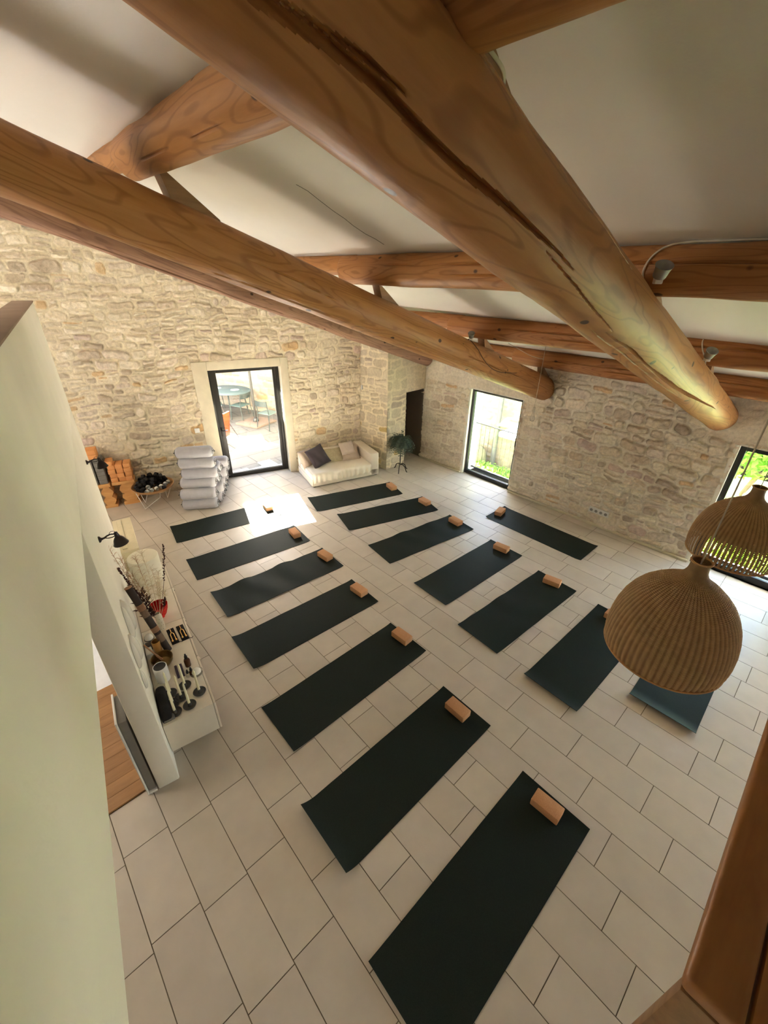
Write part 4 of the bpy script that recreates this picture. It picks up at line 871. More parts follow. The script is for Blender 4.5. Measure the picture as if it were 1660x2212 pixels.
for i in range(300):
    a = rr.uniform(0, 2 * PI); el = rr.uniform(.0, 1.3); ln = rr.uniform(.16, .38); p = Vector((.05 * math.cos(a), .05 * math.sin(a), .13)); d = Vector((math.cos(a) * math.cos(el), math.sin(a) * math.cos(el), math.sin(el))); pts = [p.copy()]
    for q in range(7):
        d = (d + Vector((rr.uniform(-.1, .1), rr.uniform(-.1, .1), -.36))).normalized(); p = p + d * ln / 7; pts.append(p.copy())
    b.tube(pts, .0016, 3)
    for q in range(1, 8):
        for sg in (-1, 1):
            sd_ = d.cross(Vector((0, 0, 1))).normalized() * sg; tp = pts[q] + sd_ * rr.uniform(.018, .036) + Vector((0, 0, rr.uniform(-.012, .014))); c = pts[q]; wv = Vector((rr.uniform(-.008, .008), rr.uniform(-.008, .008), .008))
            b.add([c, (c + tp) / 2 + wv, tp, (c + tp) / 2 - wv], [(0, 1, 2, 3)])
link('foliage', b, M['plant'], t, smooth=False)

# ------------------------------------------------------------------ sockets, switch, pull cord
t = thing('wall_socket', 'white strip of four round sockets low on the window wall', 'wall socket', (7.158, 2.21, .29))
b = MB(); b.rbox(-.012, .012, -.17, .17, -.05, .05, .004); link('plate', b, M['white_plastic'], t)
for i in range(4):
    b = MB(); b.lathe([(.004, 0), (.022, 0), (.026, .002), (.026, .003), (.0, .003)], 20, T3(-.0125, .125 - .083 * i, 0) @ Matrix.Rotation(-PI / 2, 4, 'Y')); link('socket_hole', b, M['grey_plastic'], t)
t = thing('light_switch', 'small white double switch on the stone left of the terrace door', 'switch', DW(-.378, -.235, 1.18), AD)
b = MB(); b.rbox(-.045, .045, -.012, .008, -.045, .045, .004); link('plate', b, M['white_plastic'], t)
b = MB(); b.rbox(-.020, .020, -.017, -.010, -.028, .028, .003); link('rocker', b, M['white_plastic'], t)
t = thing('pull_cord', 'thin hanging pull cord with a small white switch box near the wall corner', 'pull cord', DW(3.00, -.42, 0))
b = MB(); b.tube([(0, 0, 2.9), (.003, 0, 2.3), (0, 0, 1.80)], .0035, 5); link('cord', b, M['cord'], t)
b = MB(); b.rbox(-.018, .018, -.012, .012, 1.72, 1.81, .004); link('switch_box', b, M['white_plastic'], t)

# ------------------------------------------------------------------ bare bulb on a cord, cables and clip lamps on the beams
t = thing('bulb_pendant', 'bare clear glass bulb on a thin cord in front of the middle beam end', 'pendant lamp', (6.3, 3.325, 1.98))
b = MB(); b.tube([(0, 0, .07), (0.0, .0, .78), (.0, .004, 1.04)], .0035, 5); link('cord', b, M['cord'], t)
b = MB(); b.lathe([(.008, .075), (.018, .07), (.020, 0.0), (.017, -.02)], 16); link('socket', b, M['cable_w'], t)
b = MB(); b.lathe([(.014, -.015), (.018, -.04), (.032, -.085), (.038, -.12), (.030, -.150), (.008, -.162)], 20); link('bulb', b, M['clear'], t)
def cable(name, pts, r, mat, label, grp=None):
    # smooth through points
    P = [Vector(p) for p in pts]; out = []
    for i in range(len(P) - 1):
        p0 = P[max(i - 1, 0)]; p1 = P[i]; p2 = P[i + 1]; p3 = P[min(i + 2, len(P) - 1)]
        for q in range(6):
            t_ = q / 6; out.append(.5 * ((2 * p1) + (p2 - p0) * t_ + (2 * p0 - 5 * p1 + 4 * p2 - p3) * t_ * t_ + (3 * p1 - p0 - 3 * p2 + p3) * t_ ** 3))
    out.append(P[-1]); b = MB(); b.tube(out, r, 6); return tag(link(name, b, M[mat], angle=60), label, 'cable', grp)
cable('cable', [(3.00, 1.02, 3.80), (3.07, 1.09, 3.86), (3.072, 1.094, 3.92), (3.094, 1.07, 3.980), (3.14, 1.021, 4.023), (3.19, 0.934, 4.041), (3.206, 0.782, 4.043), (3.20, 0.4, 4.04), (3.3, 0.18, 4.03), (3.61, .178, 3.90)], .006, 'cable_w', 'pale cable looping up from the foreground beam along the second cross log')
cable('cable', [(4.66, .99, 3.17), (5.0, 1.02, 3.12), (5.22, 1.07, 3.16), (5.245, 1.14, 3.274), (5.279, 1.166, 3.35), (5.336, 1.131, 3.385), (5.38, .974, 3.393), (5.38, .70, 3.385), (5.39, -.4, 3.38)], .006, 'cable_w', 'pale cable curving from the foreground beam onto the third cross log')
cable('cable', [(.9, 1.00, 4.53), (1.134, 1.000, 4.445), (1.195, 1.001, 4.424), (1.257, 1.004, 4.398), (1.36, 1.01, 4.37), (1.46, 1.07, 4.37)], .006, 'cable_w', 'pale cable lying on the side of the foreground beam at the top edge')
cable('cable', [(4.78, 3.62, 3.14), (4.825, 3.618, 3.13), (4.912, 3.541, 3.016), (5.041, 3.514, 2.871), (5.263, 3.52, 2.733), (5.479, 3.518, 2.660), (5.711, 3.508, 2.622), (5.9, 3.505, 2.60)], .005, 'cable_b', 'dark brown cable drooping over the side of the middle beam')
cable('cable', [(6.30, 3.33, 2.78), (6.28, 3.50, 2.80), (6.18, 3.60, 2.86), (5.95, 3.75, 2.99)], .004, 'cable_w', 'thin pale cable crossing the end of the middle beam')
def clip(loc, rz, sc_, label):
    t = thing('clip_lamp', label, 'lamp', loc, rz, 'small grey lamps clipped to the beams')
    b = MB(); b.lathe([(.015 * sc_, 0), (.035 * sc_, .01 * sc_), (.040 * sc_, .05 * sc_), (.048 * sc_, .075 * sc_), (.040 * sc_, .072 * sc_), (.01 * sc_, .03 * sc_)], 16, Matrix.Rotation(-.6, 4, 'X')); link('lamp_head', b, M['grey_plastic'], t)
    b = MB(); b.rbox(-.02, .02, -.02, .03, -.03, .012, .005); link('clamp', b, M['white_plastic'], t)
clip((2.95, .965, 3.86), 2.2, 1.0, 'small grey clip lamp on the foreground beam at the second cross log')
clip((4.62, .945, 3.275), 2.2, 1.0, 'small grey clip lamp on the foreground beam at the third cross log')
clip((4.76, 3.56, 3.17), 2.2, .9, 'small grey clip lamp on the middle beam at the third cross log')

# ------------------------------------------------------------------ wicker pendants
def pendant(loc, top, label, wm):
    t = thing('wicker_pendant', label, 'pendant lamp', loc, 0, 'large wicker pendant lamps')
    R = .27; Hh = .541
    prof = [(.150, 0), (.142, .03), (.145, .07), (.155, .10), (.185, .135), (.25, .175), (.34, .205), (.46, .245), (.60, .305), (.72, .37), (.82, .45), (.90, .54), (.955, .64), (.988, .74), (1.0, .84), (.995, .92), (.965, 1.0)]
    # resample
    pr = []
    for i in range(len(prof) - 1):
        for q in range(4): k = q / 4; pr.append((prof[i][0] * (1 - k) + prof[i + 1][0] * k, prof[i][1] * (1 - k) + prof[i + 1][1] * k))
    pr.append(prof[-1]); seg = 372; vs = []; uvs = []; nn = len(pr)
    rq = random.Random(3)
    for j, (r, z) in enumerate(pr):
        for i in range(seg + 1):
            a = 2 * PI * i / seg; rib = 1 + .011 * math.cos(62 * a) * min(1, z * 4) + .004 * math.sin(5 * a + z * 3)
            vs.append((r * R * rib * math.cos(a), r * R * rib * math.sin(a), -z * Hh)); uvs.append((i / seg, z))
    me = bpy.data.meshes.new('shade'); W = seg + 1
    fs = [(j * W + i, j * W + i + 1, (j + 1) * W + i + 1, (j + 1) * W + i) for j in range(nn - 1) for i in range(seg)]
    me.from_pydata(vs, [], fs); uvl = me.uv_layers.new(name='UVMap'); li = np.zeros(len(me.loops), np.int32); me.loops.foreach_get('vertex_index', li); uvl.data.foreach_set('uv', np.array(uvs, np.float32)[li].ravel())
    me.polygons.foreach_set('use_smooth', [True] * len(me.polygons)); me.materials.append(M[wm])
    o = bpy.data.objects.new('shade', me); COL.objects.link(o); o.parent = t
    b = MB(); b.tube([(R * .965 * math.cos(2 * PI * i / 60), R * .965 * math.sin(2 * PI * i / 60), -Hh) for i in range(60)], .007, 8, closed=True); link('rim', b, M['wicker_rim'], t); b = MB(); b.tube([(R * .150 * math.cos(2 * PI * i / 30), R * .150 * math.sin(2 * PI * i / 30), 0) for i in range(30)], .005, 8, closed=True); link('neck_ring', b, M['wicker_rim'], t)
    b = MB(); b.lathe([(.012, -.05), (.022, -.06), (.022, -.13), (.012, -.14)], 16); link('socket', b, M['white_plastic'], t)
    b = MB(); b.tube([(0, 0, -.06), (0, 0, (top - loc[2]) * .5), (0, 0, top - loc[2])], .0035, 6); link('cord', b, M['cord'], t)
    return t
pendant((2.081, .169, 2.763), CEIL(2.081), 'large wicker dome lamp in front, nearest the camera, hanging over the mats', 'wicker')
pendant((3.607, .177, 2.641), CEIL(3.607), 'wicker dome lamp behind, in front of the green window, with light showing through', 'wicker_open')

# ------------------------------------------------------------------ wall lamps on the white wall
def sconce(s, z, label):
    p = LW(s, 0, z); t = thing('wall_lamp', label, 'wall lamp', p, AL - PI / 2, 'dark enamel wall lamps on the white wall')   # local x into room
    RY = Matrix.Rotation(PI / 2, 4, 'Y')
    b = MB(); b.lathe([(.036, 0), (.040, .006), (.034, .018), (.016, .03), (.012, .045)], 20, RY); link('wall_mount', b, M['sconce'], t)
    b = MB(); b.tube([(.03, 0, 0), (.06, 0, .004), (.09, 0, .022), (.125, 0, .032), (.165, 0, .022), (.18, 0, .005)], [.011, .012, .010, .009, .009, .008], 8); b.tube([(.07, 0, -.002), (.10, 0, -.012), (.14, 0, -.012), (.175, 0, .002)], .006, 8); link('arm', b, M['sconce'], t)
    b = MB(); b.lathe([(.012, .045), (.020, .04), (.026, .0), (.030, -.02), (.045, -.035), (.062, -.062), (.076, -.105), (.085, -.118), (.085, -.122), (.074, -.108), (.055, -.06), (.02, -.03)], 28, T3(.185, 0, 0) @ Matrix.Rotation(-.12, 4, 'Y')); link('lamp_shade', b, M['sconce'], t)
    t.scale = (.66, .66, .66)
    b = MB(); b.tube([(.15 + .035 * math.cos(a / 10 * PI), 0, .03 + .035 * math.sin(a / 10 * PI)) for a in range(11)], .003, 6); link('bail', b, M['sconce'], t)
    return t
sconce(.764, 2.062, 'dark enamel wall lamp above the white cabinet, nearer the camera')
sconce(2.517, 2.080, 'dark enamel wall lamp further along the white wall, in front of the stacked blocks')

# ------------------------------------------------------------------ wall-hung cabinets
def cabinet(s0, s1, label, doors):
    t = thing('wall_cabinet', label, 'cabinet', LW(s0, 0, 0), AL, 'white wall-hung cabinets')
    w_ = s1 - s0
    b = MB(); b.rbox(0.001, w_ - 0.001, -.415, -.004, .150, .502, .003); link('body', b, M['cab'], t)
    for k in range(doors):
        d0 = w_ * k / doors; d1 = w_ * (k + 1) / doors
        b = MB(); b.rbox(d0 + .002, d1 - .002, -.437, -.418, .150, .500, .003); d = link('door', b, M['cab'], t)
        b = MB(); b.rbox(d1 - .05, d1 - .02, -.446, -.437, .478, .497, .003); h = link('handle', b, M['cab'], d)
    return t
cabinet(.170, 1.455, 'white wall-hung cabinet nearest the camera, carrying the candlesticks', 2)
cabinet(1.457, 2.075, 'white wall-hung cabinet in the middle of the row, below the dried flowers', 1)
cabinet(2.077, 2.72, 'white wall-hung cabinet at the far end of the row, under the white drum', 1)
Z0 = .502
def on(s, n, dz=0): p = LW(s, n, Z0 + dz + .0005); return p
# white drum at the far end
t = thing('paper_drum', 'large white round drum standing at the far end of the cabinets', 'drum', on(2.42, .225))
b = MB(); b.lathe([(.02, 0), (.165, 0), (.170, .01), (.170, .33), (.165, .338), (.155, .341), (.08, .342), (.02, .342)], 48); link('body', b, M['white_paper'], t)
# cream box bench behind the cabinets
t = thing('cream_bench', 'cream painted wooden chest at the far end of the white wall, past the cabinets', 'chest', LW(3.02, 0, 0), AL)
b = MB(); b.rbox(0, .95, -.20, .02, .05, .60, .006); link('body', b, M['cream_wood'], t)
b = MB(); b.rbox(-.015, .965, -.215, .025, .60, .635, .010); b.rbox(.04, .90, -.09, -.03, .632, .650, .006); link('lid', b, M['cream_wood'], t)
b = MB(); b.box(.02, .08, -.19, .0, 0, .06); b.box(.87, .93, -.19, .0, 0, .06); link('foot', b, M['cream_wood'], t)
# candlesticks
CD = [(.354, .346, .255, 'black dish candlestick with a cream taper, nearest the front edge of the cabinet'), (.259, .240, .255, 'black dish candlestick with a cream taper, in the middle nearest the cabinet end'),
 (.386, .195, .250, 'black dish candlestick with a cream taper, in the centre of the group'), (.496, .249, .265, 'black dish candlestick with a cream taper, furthest back, beside the purple boxes'),
 (.477, .122, .260, 'black dish candlestick with a cream taper, in front of the white cylinder'), (.355, .119, .270, 'black dish candlestick with a cream taper, next to the black cloth bag'),
 (.253, .119, .262, 'black dish candlestick with a cream taper, at the near corner by the black bag')]
def candlestick():
    t = thing('candlestick', 'x', 'candlestick')
    b = MB(); b.lathe([(.01, 0), (.040, 0), (.052, .008), (.056, .016), (.053, .017), (.044, .009), (.018, .007), (.016, .010), (.016, .045), (.012, .045), (.011, .02)], 28, cap=False); link('holder', b, M['iron_grey'], t)
    b = MB(); b.lathe([(.0115, .02), (.0115, .06), (.0085, .27), (.004, .287), (.0015, .30)], 14); link('candle', b, M['candle'], t)
    return t
cs = candlestick()
for i, (s, n_, h_, lab) in enumerate(CD):
    if i == 0: cs.location = on(s, n_); tag(cs, lab, 'candlestick', 'black dish candlesticks on the cabinet')
    else: o = dup(cs, on(s, n_), (0, 0, i), lab, 'black dish candlesticks on the cabinet')
# amber bottle, small bottles, glass dish with white stone
t = thing('amber_bottle', 'tall amber dropper bottle with black cap on the cabinet', 'bottle', on(.731, .326))
b = MB(); b.lathe([(.005, 0), (.026, 0), (.028, .005), (.028, .075), (.022, .092), (.012, .098), (.012, .108)], 24); link('body', b, M['amber'], t)
b = MB(); b.lathe([(.014, .100), (.015, .102), (.015, .128), (.010, .132), (.008, .155), (.004, .160)], 20); link('cap', b, M['blackplastic'], t)
for i, (s, n_, lab) in enumerate([(.592, .300, 'small dark dropper bottle lying left of the glass dish'), (.606, .333, 'small dark dropper bottle right beside the glass dish')]):
    t = thing('dropper_bottle', lab, 'bottle', on(s, n_, .002), 0, 'two small dropper bottles')
    b = MB(); b.lathe([(.004, 0), (.018, 0), (.020, .005), (.020, .035), (.014, .045), (.009, .048)], 20); link('body', b, M['clear'] if i == 0 else M['amber'], t)
    b = MB(); b.lathe([(.011, .046), (.012, .048), (.012, .068), (.008, .072), (.007, .088), (.003, .092)], 16); link('cap', b, M['blackplastic'], t)
t = thing('glass_dish', 'small clear glass dish at the front edge of the cabinet', 'dish', on(.590, .372))
b = MB(); b.lathe([(.01, 0), (.045, 0), (.058, .010), (.060, .022), (.056, .020), (.045, .006), (.01, .004)], 32, cap=False); link('dish', b, M['clear'], t)
b = MB(); b.lathe([(.002, .006), (.030, .008), (.042, .022), (.042, .034), (.032, .050), (.016, .058), (.002, .060)], 24); tag(link('white_stone', b, M['salt'], loc=on(.588, .374)), 'rounded white stone in the glass dish', 'stone')
# purple boxes
for s, n_, lab in [(.703, .220, 'slim dark purple box, the one nearer the singing bowl'), (.700, .264, 'slim dark purple box, the one nearer the amber bottle')]:
    b = MB(); b.rbox(-.082, .082, -.011, .011, 0, .016, .002); tag(link('incense_box', b, M['purple'], loc=on(s, n_), rotz=AL), lab, 'box', 'two slim purple boxes')
# white cylinder with dark top
t = thing('white_cylinder', 'white cylindrical speaker with a black top, beside the bronze bowl', 'speaker', on(.690, .100))
b = MB(); b.lathe([(.02, 0), (.056, 0), (.060, .004), (.060, .168), (.055, .175), (.052, .172)], 36, cap=False); link('body', b, M['white_plastic'], t)
b = MB(); b.lathe([(.001, .166), (.053, .168), (.053, .160)], 36); link('top_grille', b, M['blackplastic'], t)
b = MB(); b.tube([(-.05, -.02, .01), (-.10, -.05, .006), (-.14, -.02, .006), (-.12, .02, .05), (-.10, -.01, .12)], .003, 6); link('cable', b, M['cable_w'], t)
# singing bowl with mallet
t = thing('singing_bowl', 'hammered bronze singing bowl with a mallet in it', 'bowl', on(.885, .130))
b = MB(); b.lathe([(.005, 0), (.05, .0), (.078, .018), (.095, .05), (.100, .080), (.098, .088), (.093, .086), (.088, .05), (.070, .022), (.04, .010), (.003, .008)], 40, cap=False); link('bowl', b, M['bronze'], t)
b = MB(); pm = on(.885, .130); q0 = Vector((.005, .035, .02)); q1 = LW(1.03, -.0, Z0 + .19) - pm; q1 = Vector((q1.x + .02, q1.y, q1.z))
b.tube([q0, q0.lerp(q1, .3), q0.lerp(q1, .35), q1], [.011, .0115, .008, .007], 10); tag(link('mallet', b, M['mallet'], loc=pm), 'wooden mallet leaning in the bronze singing bowl', 'mallet')
# bamboo cup
t = thing('bamboo_cup', 'tall brown bamboo cup behind the singing bowl', 'cup', on(1.055, .120))
b = MB(); b.lathe([(.01, 0), (.036, 0), (.038, .005), (.040, .165), (.035, .165), (.033, .05), (.005, .045)], 28, cap=False); link('cup', b, M['cupwood'], t)
# bamboo rain stick
t = thing('rain_stick', 'long dark patterned bamboo stick leaning against the white wall', 'rain stick', (0, 0, 0))
a0 = on(1.02, .205, .02); a1 = LW(1.26, .045, 1.24); ax = (a1 - a0); ln = ax.length; mt = ax.to_track_quat('Z', 'Y').to_matrix().to_4x4(); mt.translation = a0; t.matrix_world = mt
def seg(z0, z1, r, mat, nm): b = MB(); b.lathe([(r * .98, z0), (r, z0 + .004), (r, z1 - .004), (r * .98, z1)], 24); link(nm, b, M[mat], t)
for z0, z1, mt_ in [(0, .13, 'tube_d'), (.13, .22, 'tube_l'), (.22, .25, 'tube_d'), (.31, .44, 'tube_d'), (.44, .52, 'tube_l'), (.59, .80, 'tube_d')]: seg(z0 * ln / .80, z1 * ln / .80, .033, mt_, 'tube')
for z0, z1 in [(.25, .31), (.52, .59)]:
    b = MB(); k = ln / .8
    for i in range(7): zz = (z0 + (z1 - z0) * (i + .5) / 7) * k; b.lathe([(.033, zz - .003), (.036, zz - .002), (.036, zz + .002), (.033, zz + .003)], 20)
    link('binding', b, M['mallet'], t); b = MB(); b.lathe([(.0325, z0 * k), (.0325, z1 * k)], 20); link('tube', b, M['tube_d'], t)
b = MB(); b.lathe([(.034, ln - .012), (.035, ln), (.008, ln + .002)], 24); link('end_cap', b, M['mallet'], t)
# tuning forks on black pouches
for s, n_, lab in [(1.222, .276, 'brass tuning fork on a black pouch, the one nearer the wall'), (1.222, .372, 'brass tuning fork on a black pouch, the one at the cabinet edge')]:
    b = MB(); b.rbox(-.130, .125, -.036, .036, 0, .007, .003); b.tube([(-.12, -.036, .004), (-.14, -.06, .004), (-.12, -.075, .004)], .003, 5)
    tag(link('velvet_pouch', b, M['velvet'], loc=on(s, n_), rotz=AL + .06), lab.replace('brass tuning fork on a black pouch', 'flat black velvet pouch under a tuning fork'), 'pouch', 'two black pouches with tuning forks')
    t = thing('tuning_fork', lab, 'tuning fork', on(s, n_, .009), AL + .06, 'two brass tuning forks')
    b = MB(); b.tube([(.105, 0, .004), (.045, 0, .004)], .004, 6); b.tube([(-.075, .016, .004), (.02, .016, .004), (.040, .008, .004), (.045, 0, .004), (.040, -.008, .004), (.02, -.016, .004), (-.075, -.016, .004)], .0045, 6); link('fork', b, M['gold'], t)
    for sg in (-1, 1):
        b = MB(); b.lathe([(.009, 0), (.009, .012)], 12, T3(-.083, sg * .018, -.001)); link('weight', b, M['gold'], t)
# red glass bowl
t = thing('red_bowl', 'shiny red glass bowl behind the vase of dried flowers', 'bowl', on(1.60, .235))
b = MB(); b.lathe([(.005, 0), (.03, 0), (.032, .01), (.060, .05), (.085, .12), (.092, .175), (.089, .175), (.080, .12), (.055, .055), (.01, .02)], 36, cap=False); link('bowl', b, M['redpaper'], t)
# vase and dried bouquet
vb = on(1.394, .205)
t = thing('vase', 'slim white ceramic vase with rows of dark dots', 'vase', vb)
b = MB(); b.lathe([(.005, 0), (.028, 0), (.034, .01), (.036, .10), (.034, .19), (.024, .215), (.022, .225), (.019, .222), (.017, .10), (.004, .09)], 28, cap=False); link('body', b, M['vase'], t)
b = MB()
for r in range(4):
    for c in range(9): b.lathe([(.0005, 0), (.0035, .0005)], 6, T3(0, 0, 0) @ Rz(2 * PI * (c + r * .5) / 9) @ T3(.0364, 0, .03 + r * .045) @ Matrix.Rotation(PI / 2, 4, 'Y'), cap=False)
link('dots', b, M['dot'], t)
bo = thing('dried_bouquet', 'bouquet of dried dark flowers and pale grasses in the dotted vase', 'dried flowers', vb)
rr = random.Random(12)
VR = Vector((.126, -.016, 0)).normalized(); VF = Vector((.126, .99, 0)).normalized()   # sideways and depth at the vase
def stemcurve(tip, bend):
    a = Vector((0, 0, .12)); n = 12; tip = Vector(tip); pts = []
    for i in range(n + 1):
        k = i / n; p = a.lerp(tip, k); p += VR * bend * math.sin(PI * k) ; p.z += .03 * math.sin(PI * k); pts.append(p)
    return pts
def spray(name, mat, items, kind):
    b = MB()
    for (sx, z, dep, bend) in items:
        tip = VR * sx + VF * dep; tip.z = z - vb.z; pts = stemcurve(tip, bend); b.tube(pts, .0017, 4)
        for i in range(4, len(pts)):
            k = i / (len(pts) - 1)
            cnt = {'spike': 9, 'fine': 7, 'leaf': 3}[kind]
            for q in range(cnt):
                if kind == 'spike' and k < .45: continue
                if kind == 'fine' and k < .4: continue
                if kind == 'leaf' and k < .35: continue
                j = min(i, len(pts) - 2); base = pts[j].lerp(pts[j + 1], rr.random()); dr = Vector((rr.uniform(-1, 1), rr.uniform(-1, 1), rr.uniform(.1, 1.0))).normalized()
                if kind == 'spike':
                    e = base + dr * rr.uniform(.008, .022); b.tube([base, base.lerp(e, .5), e], [.003, .006, .002], 4)
                elif kind == 'fine':
                    e = base + dr * rr.uniform(.03, .075); m_ = base.lerp(e, .5) + Vector((0, 0, .012)); b.tube([base, m_, e], [.0009, .0012, .0006], 3)
                else:
                    e = base + dr * rr.uniform(.05, .09); sd_ = dr.cross(Vector((0, 0, 1))).normalized() * .012; b.add([base, base.lerp(e, .5) + sd_, e, base.lerp(e, .5) - sd_], [(0, 1, 2, 3)])
    link(name, b, M[mat], bo, smooth=False)
spray('dark_spikes', 'dry_dark', [(.23, 1.498, .0, .03), (-.16, 1.18, .05, -.02), (-.20, 1.30, .12, .0), (-.12, 1.12, -.05, .0), (-.19, 1.38, .02, -.02), (.11, .90, -.02, .02)], 'spike')
spray('dark_leaves', 'dry_dark', [(-.142, .88, -.04, 0), (-.10, .80, -.08, 0), (-.12, .95, -.02, 0), (-.08, 1.0, .05, 0)], 'leaf')
spray('red_grass', 'dry_tan', [(-.205, 1.592, .05, -.02), (-.03, 1.40, .1, .0), (-.10, 1.28, .0, 0), (-.15, 1.45, .08, -.02)], 'fine')
spray('pale_grass', 'dry_pale', [(.03, 1.43, .12, .02), (.07, 1.25, .05, .03), (.12, 1.15, .1, .02), (-.02, 1.20, .02, 0), (.13, .95, .02, .02), (.10, 1.05, .15, .02)], 'fine')
# black cloth bag
t = thing('cloth_bag', 'large black cloth bag lying against the wall at the near end of the cabinet', 'bag', LW(.395, .0, Z0), AL)
nu = 24; P = []
for j in range(nu):
    for i in range(nu):
        u = i / (nu - 1); v = j / (nu - 1); a = PI * v
        e = (1 - abs(2 * u - 1) ** 4) ** .5
        P.append((-.20 + .40 * u, -.050 + .046 * math.cos(a) * (.6 + .4 * e), .002 + .085 * math.sin(a) ** .7 * e * (1 + .12 * math.sin(u * 13))))
b = MB(); b.grid(P, nu, nu); link('bag', b, M['bag'], t, angle=80)
b = MB(); b.rbox(-.20, -.14, -.11, -.02, -.0, .02, .008); link('buckle', b, M['foam'], t)
# glass jar and white strip near the wall, small camera-like shell
b = MB(); b.rbox(-.055, .055, -.03, .03, 0, .06, .006); tag(link('white_box', b, M['white_plastic'], loc=on(1.075, .038), rotz=AL), 'low white box between the wall and the bamboo cup', 'box')
t = thing('small_bell', 'small pale bell shaped ornament beside the leaning rain stick', 'ornament', on(1.32, .065))
b = MB(); b.lathe([(.005, .0), (.045, .0), (.040, .03), (.022, .055), (.006, .062)], 24); link('body', b, M['acrylic'], t)
b = MB(); b.lathe([(.046, -.0), (.048, .004), (.046, .008)], 24); link('band', b, M['blackplastic'], t)
b = MB(); b.rbox(-.05, .05, -.03, .03, 0, .03, .004); tag(link('brown_box', b, M['brown_door'], loc=on(1.19, .050), rotz=AL), 'small dark brown box against the wall', 'box')
# white shell-like wall ornaments near the doorway edge
for i, (s, z, sc_, lab) in enumerate([(.50, 1.42, 1.15, 'large white wing shaped wall ornament, the upper one by the doorway'), (.18, 1.36, .95, 'white ribbed wall ornament below the large wing shaped one'), (.12, 1.16, .7, 'flat white leaf shaped wall ornament, the lowest one')]):
    t = thing('wall_ornament', lab, 'ornament', LW(s, .002, z), AL, 'white ornaments on the plaster wall')
    for k, (dx, th_) in enumerate([(-.035, .035), (.045, .055)]):
        if i == 2 and k: continue
        nu = 16; b = MB(); secs = []
        for j in range(nu):
            v = 2 * j / (nu - 1) - 1; e = max(.02, (1 - v * v)) ** .5; cx = dx * sc_ + .03 * sc_ * v * v; w_ = .030 * e * sc_; t_ = th_ * e * sc_
            secs += [(cx + w_ * math.cos(q * PI / 7), -.001 - t_ * math.sin(q * PI / 7), .15 * sc_ * v) for q in range(8)]
        b.grid(secs, 8, nu); b.f.append(tuple(range(8))); b.f.append(tuple((nu - 1) * 8 + q for q in range(8))); b.f += [(j * 8, (j + 1) * 8, (j + 1) * 8 + 7, j * 8 + 7) for j in range(nu - 1)]
        link('wing', b, M['acrylic'], t, angle=60)

# grey panel heater behind the end of the white wall
t = thing('panel_heater', 'grey panel with white edges standing against the end of the white wall', 'heater', LW(0, 0, 0), AL)
b = MB(); b.rbox(.012, .30, TH + .012, TH + .070, .03, .93, .008); link('panel', b, M['foam'], t)
b = MB(); b.rbox(.00, .31, TH + .072, TH + .086, .0, .95, .004); link('back_board', b, M['white_plastic'], t)
b = MB(); b.rbox(.0, .31, TH + .010, TH + .072, .0, .028, .004); link('edge_frame', b, M['white_plastic'], t)

# ------------------------------------------------------------------ outside: terrace with table, chairs, parasol
b = MB(); b.box(-4.3, 3.9, .12, 10.5, -.12, -.03, DWM); struct(link('terrace_ground', b, M['pave'], smooth=False), 'stone paved terrace outside the door')
b = MB(); b.box(-.26, 1.505, -.01, .13, -.05, -.002, DWM); struct(link('door_sill', b, M['limestone'], smooth=False))
sunlit = PALETTE * np.array((.42, .40, .38)); mo = np.array((.27, .24, .20))  # indoor stone palette, darkened for the outer walls against daylight glare
WA = Vector((7.1, 9.9, 0)); WB = Vector((5.35, 15.0, 0)); WC = Vector((-2.0, 15.6, 0))
for nm, p, q, nd, sd_ in (('terrace_wall', WA, WB, (-1, -.34, 0), 91), ('terrace_wall', WB, WC, (-.08, -1, 0), 92)):
    d = q - p; l = d.length; d.normalize(); nv_ = Vector(nd).normalized()
    stonewall(nm, p, d, nv_, 0, l, -.05, 2.9, .03, sd_, amp=.035, rowh=(.12, .26), cellw=(.2, .5), mortar=mo, palette=sunlit, label='rubble stone wall closing the terrace' + (' on the right' if sd_ == 91 else ' at the back'))
b = MB(); b.box(0, (WB - WA).length, .06, .35, -.1, 2.92, T3(*WA) @ Rz(math.atan2((WB - WA).y, (WB - WA).x)) @ Matrix.Scale(-1, 4, (0, 1, 0))); struct(link('terrace_wall_core', b, M['render'], smooth=False))
t = thing('parasol', 'grey parasol pole on a square base slab, on the terrace', 'parasol', (5.46, 11.60, -.03))
b = MB(); b.rbox(-.42, .42, -.42, .42, 0, .06, .01, 2, Rz(.35)); link('base_slab', b, simple('pink_slab', (.16, .115, .09), .8), t)
b = MB(); b.lathe([(.085, .06), (.090, .10), (.065, .15), (.045, .16), (.045, .18)], 20); link('pole_foot', b, M['frame'], t)
b = MB(); b.tube([(0, 0, .16), (-.02, -.01, 2.75)], .034, 12); link('pole', b, M['frame'], t)
cc = DW(1.15, 3.07, 0); cn = Vector((cc.x - 5.46, cc.y - 11.60, 0)); b = MB(); vs = [(cn.x + DD.x * a * 1.75 + DN.x * c * 1.53, cn.y + DD.y * a * 1.75 + DN.y * c * 1.53, 2.42) for a, c in ((-1, -1), (1, -1), (1, 1), (-1, 1))]
vs2 = [(x, y, 2.44) for x, y, z in vs]; b.add(vs + vs2 + [(cn.x, cn.y, 2.80), (cn.x, cn.y, 2.83)], [(0, 1, 8), (1, 2, 8), (2, 3, 8), (3, 0, 8), (4, 5, 9), (5, 6, 9), (6, 7, 9), (7, 4, 9), (0, 1, 5, 4), (1, 2, 6, 5), (2, 3, 7, 6), (3, 0, 4, 7)]); link('canopy', b, M['canopy'], t, smooth=False)
t = thing('garden_table', 'grey green metal garden table outside on the terrace', 'table', (5.30, 12.95, -.03), .3)
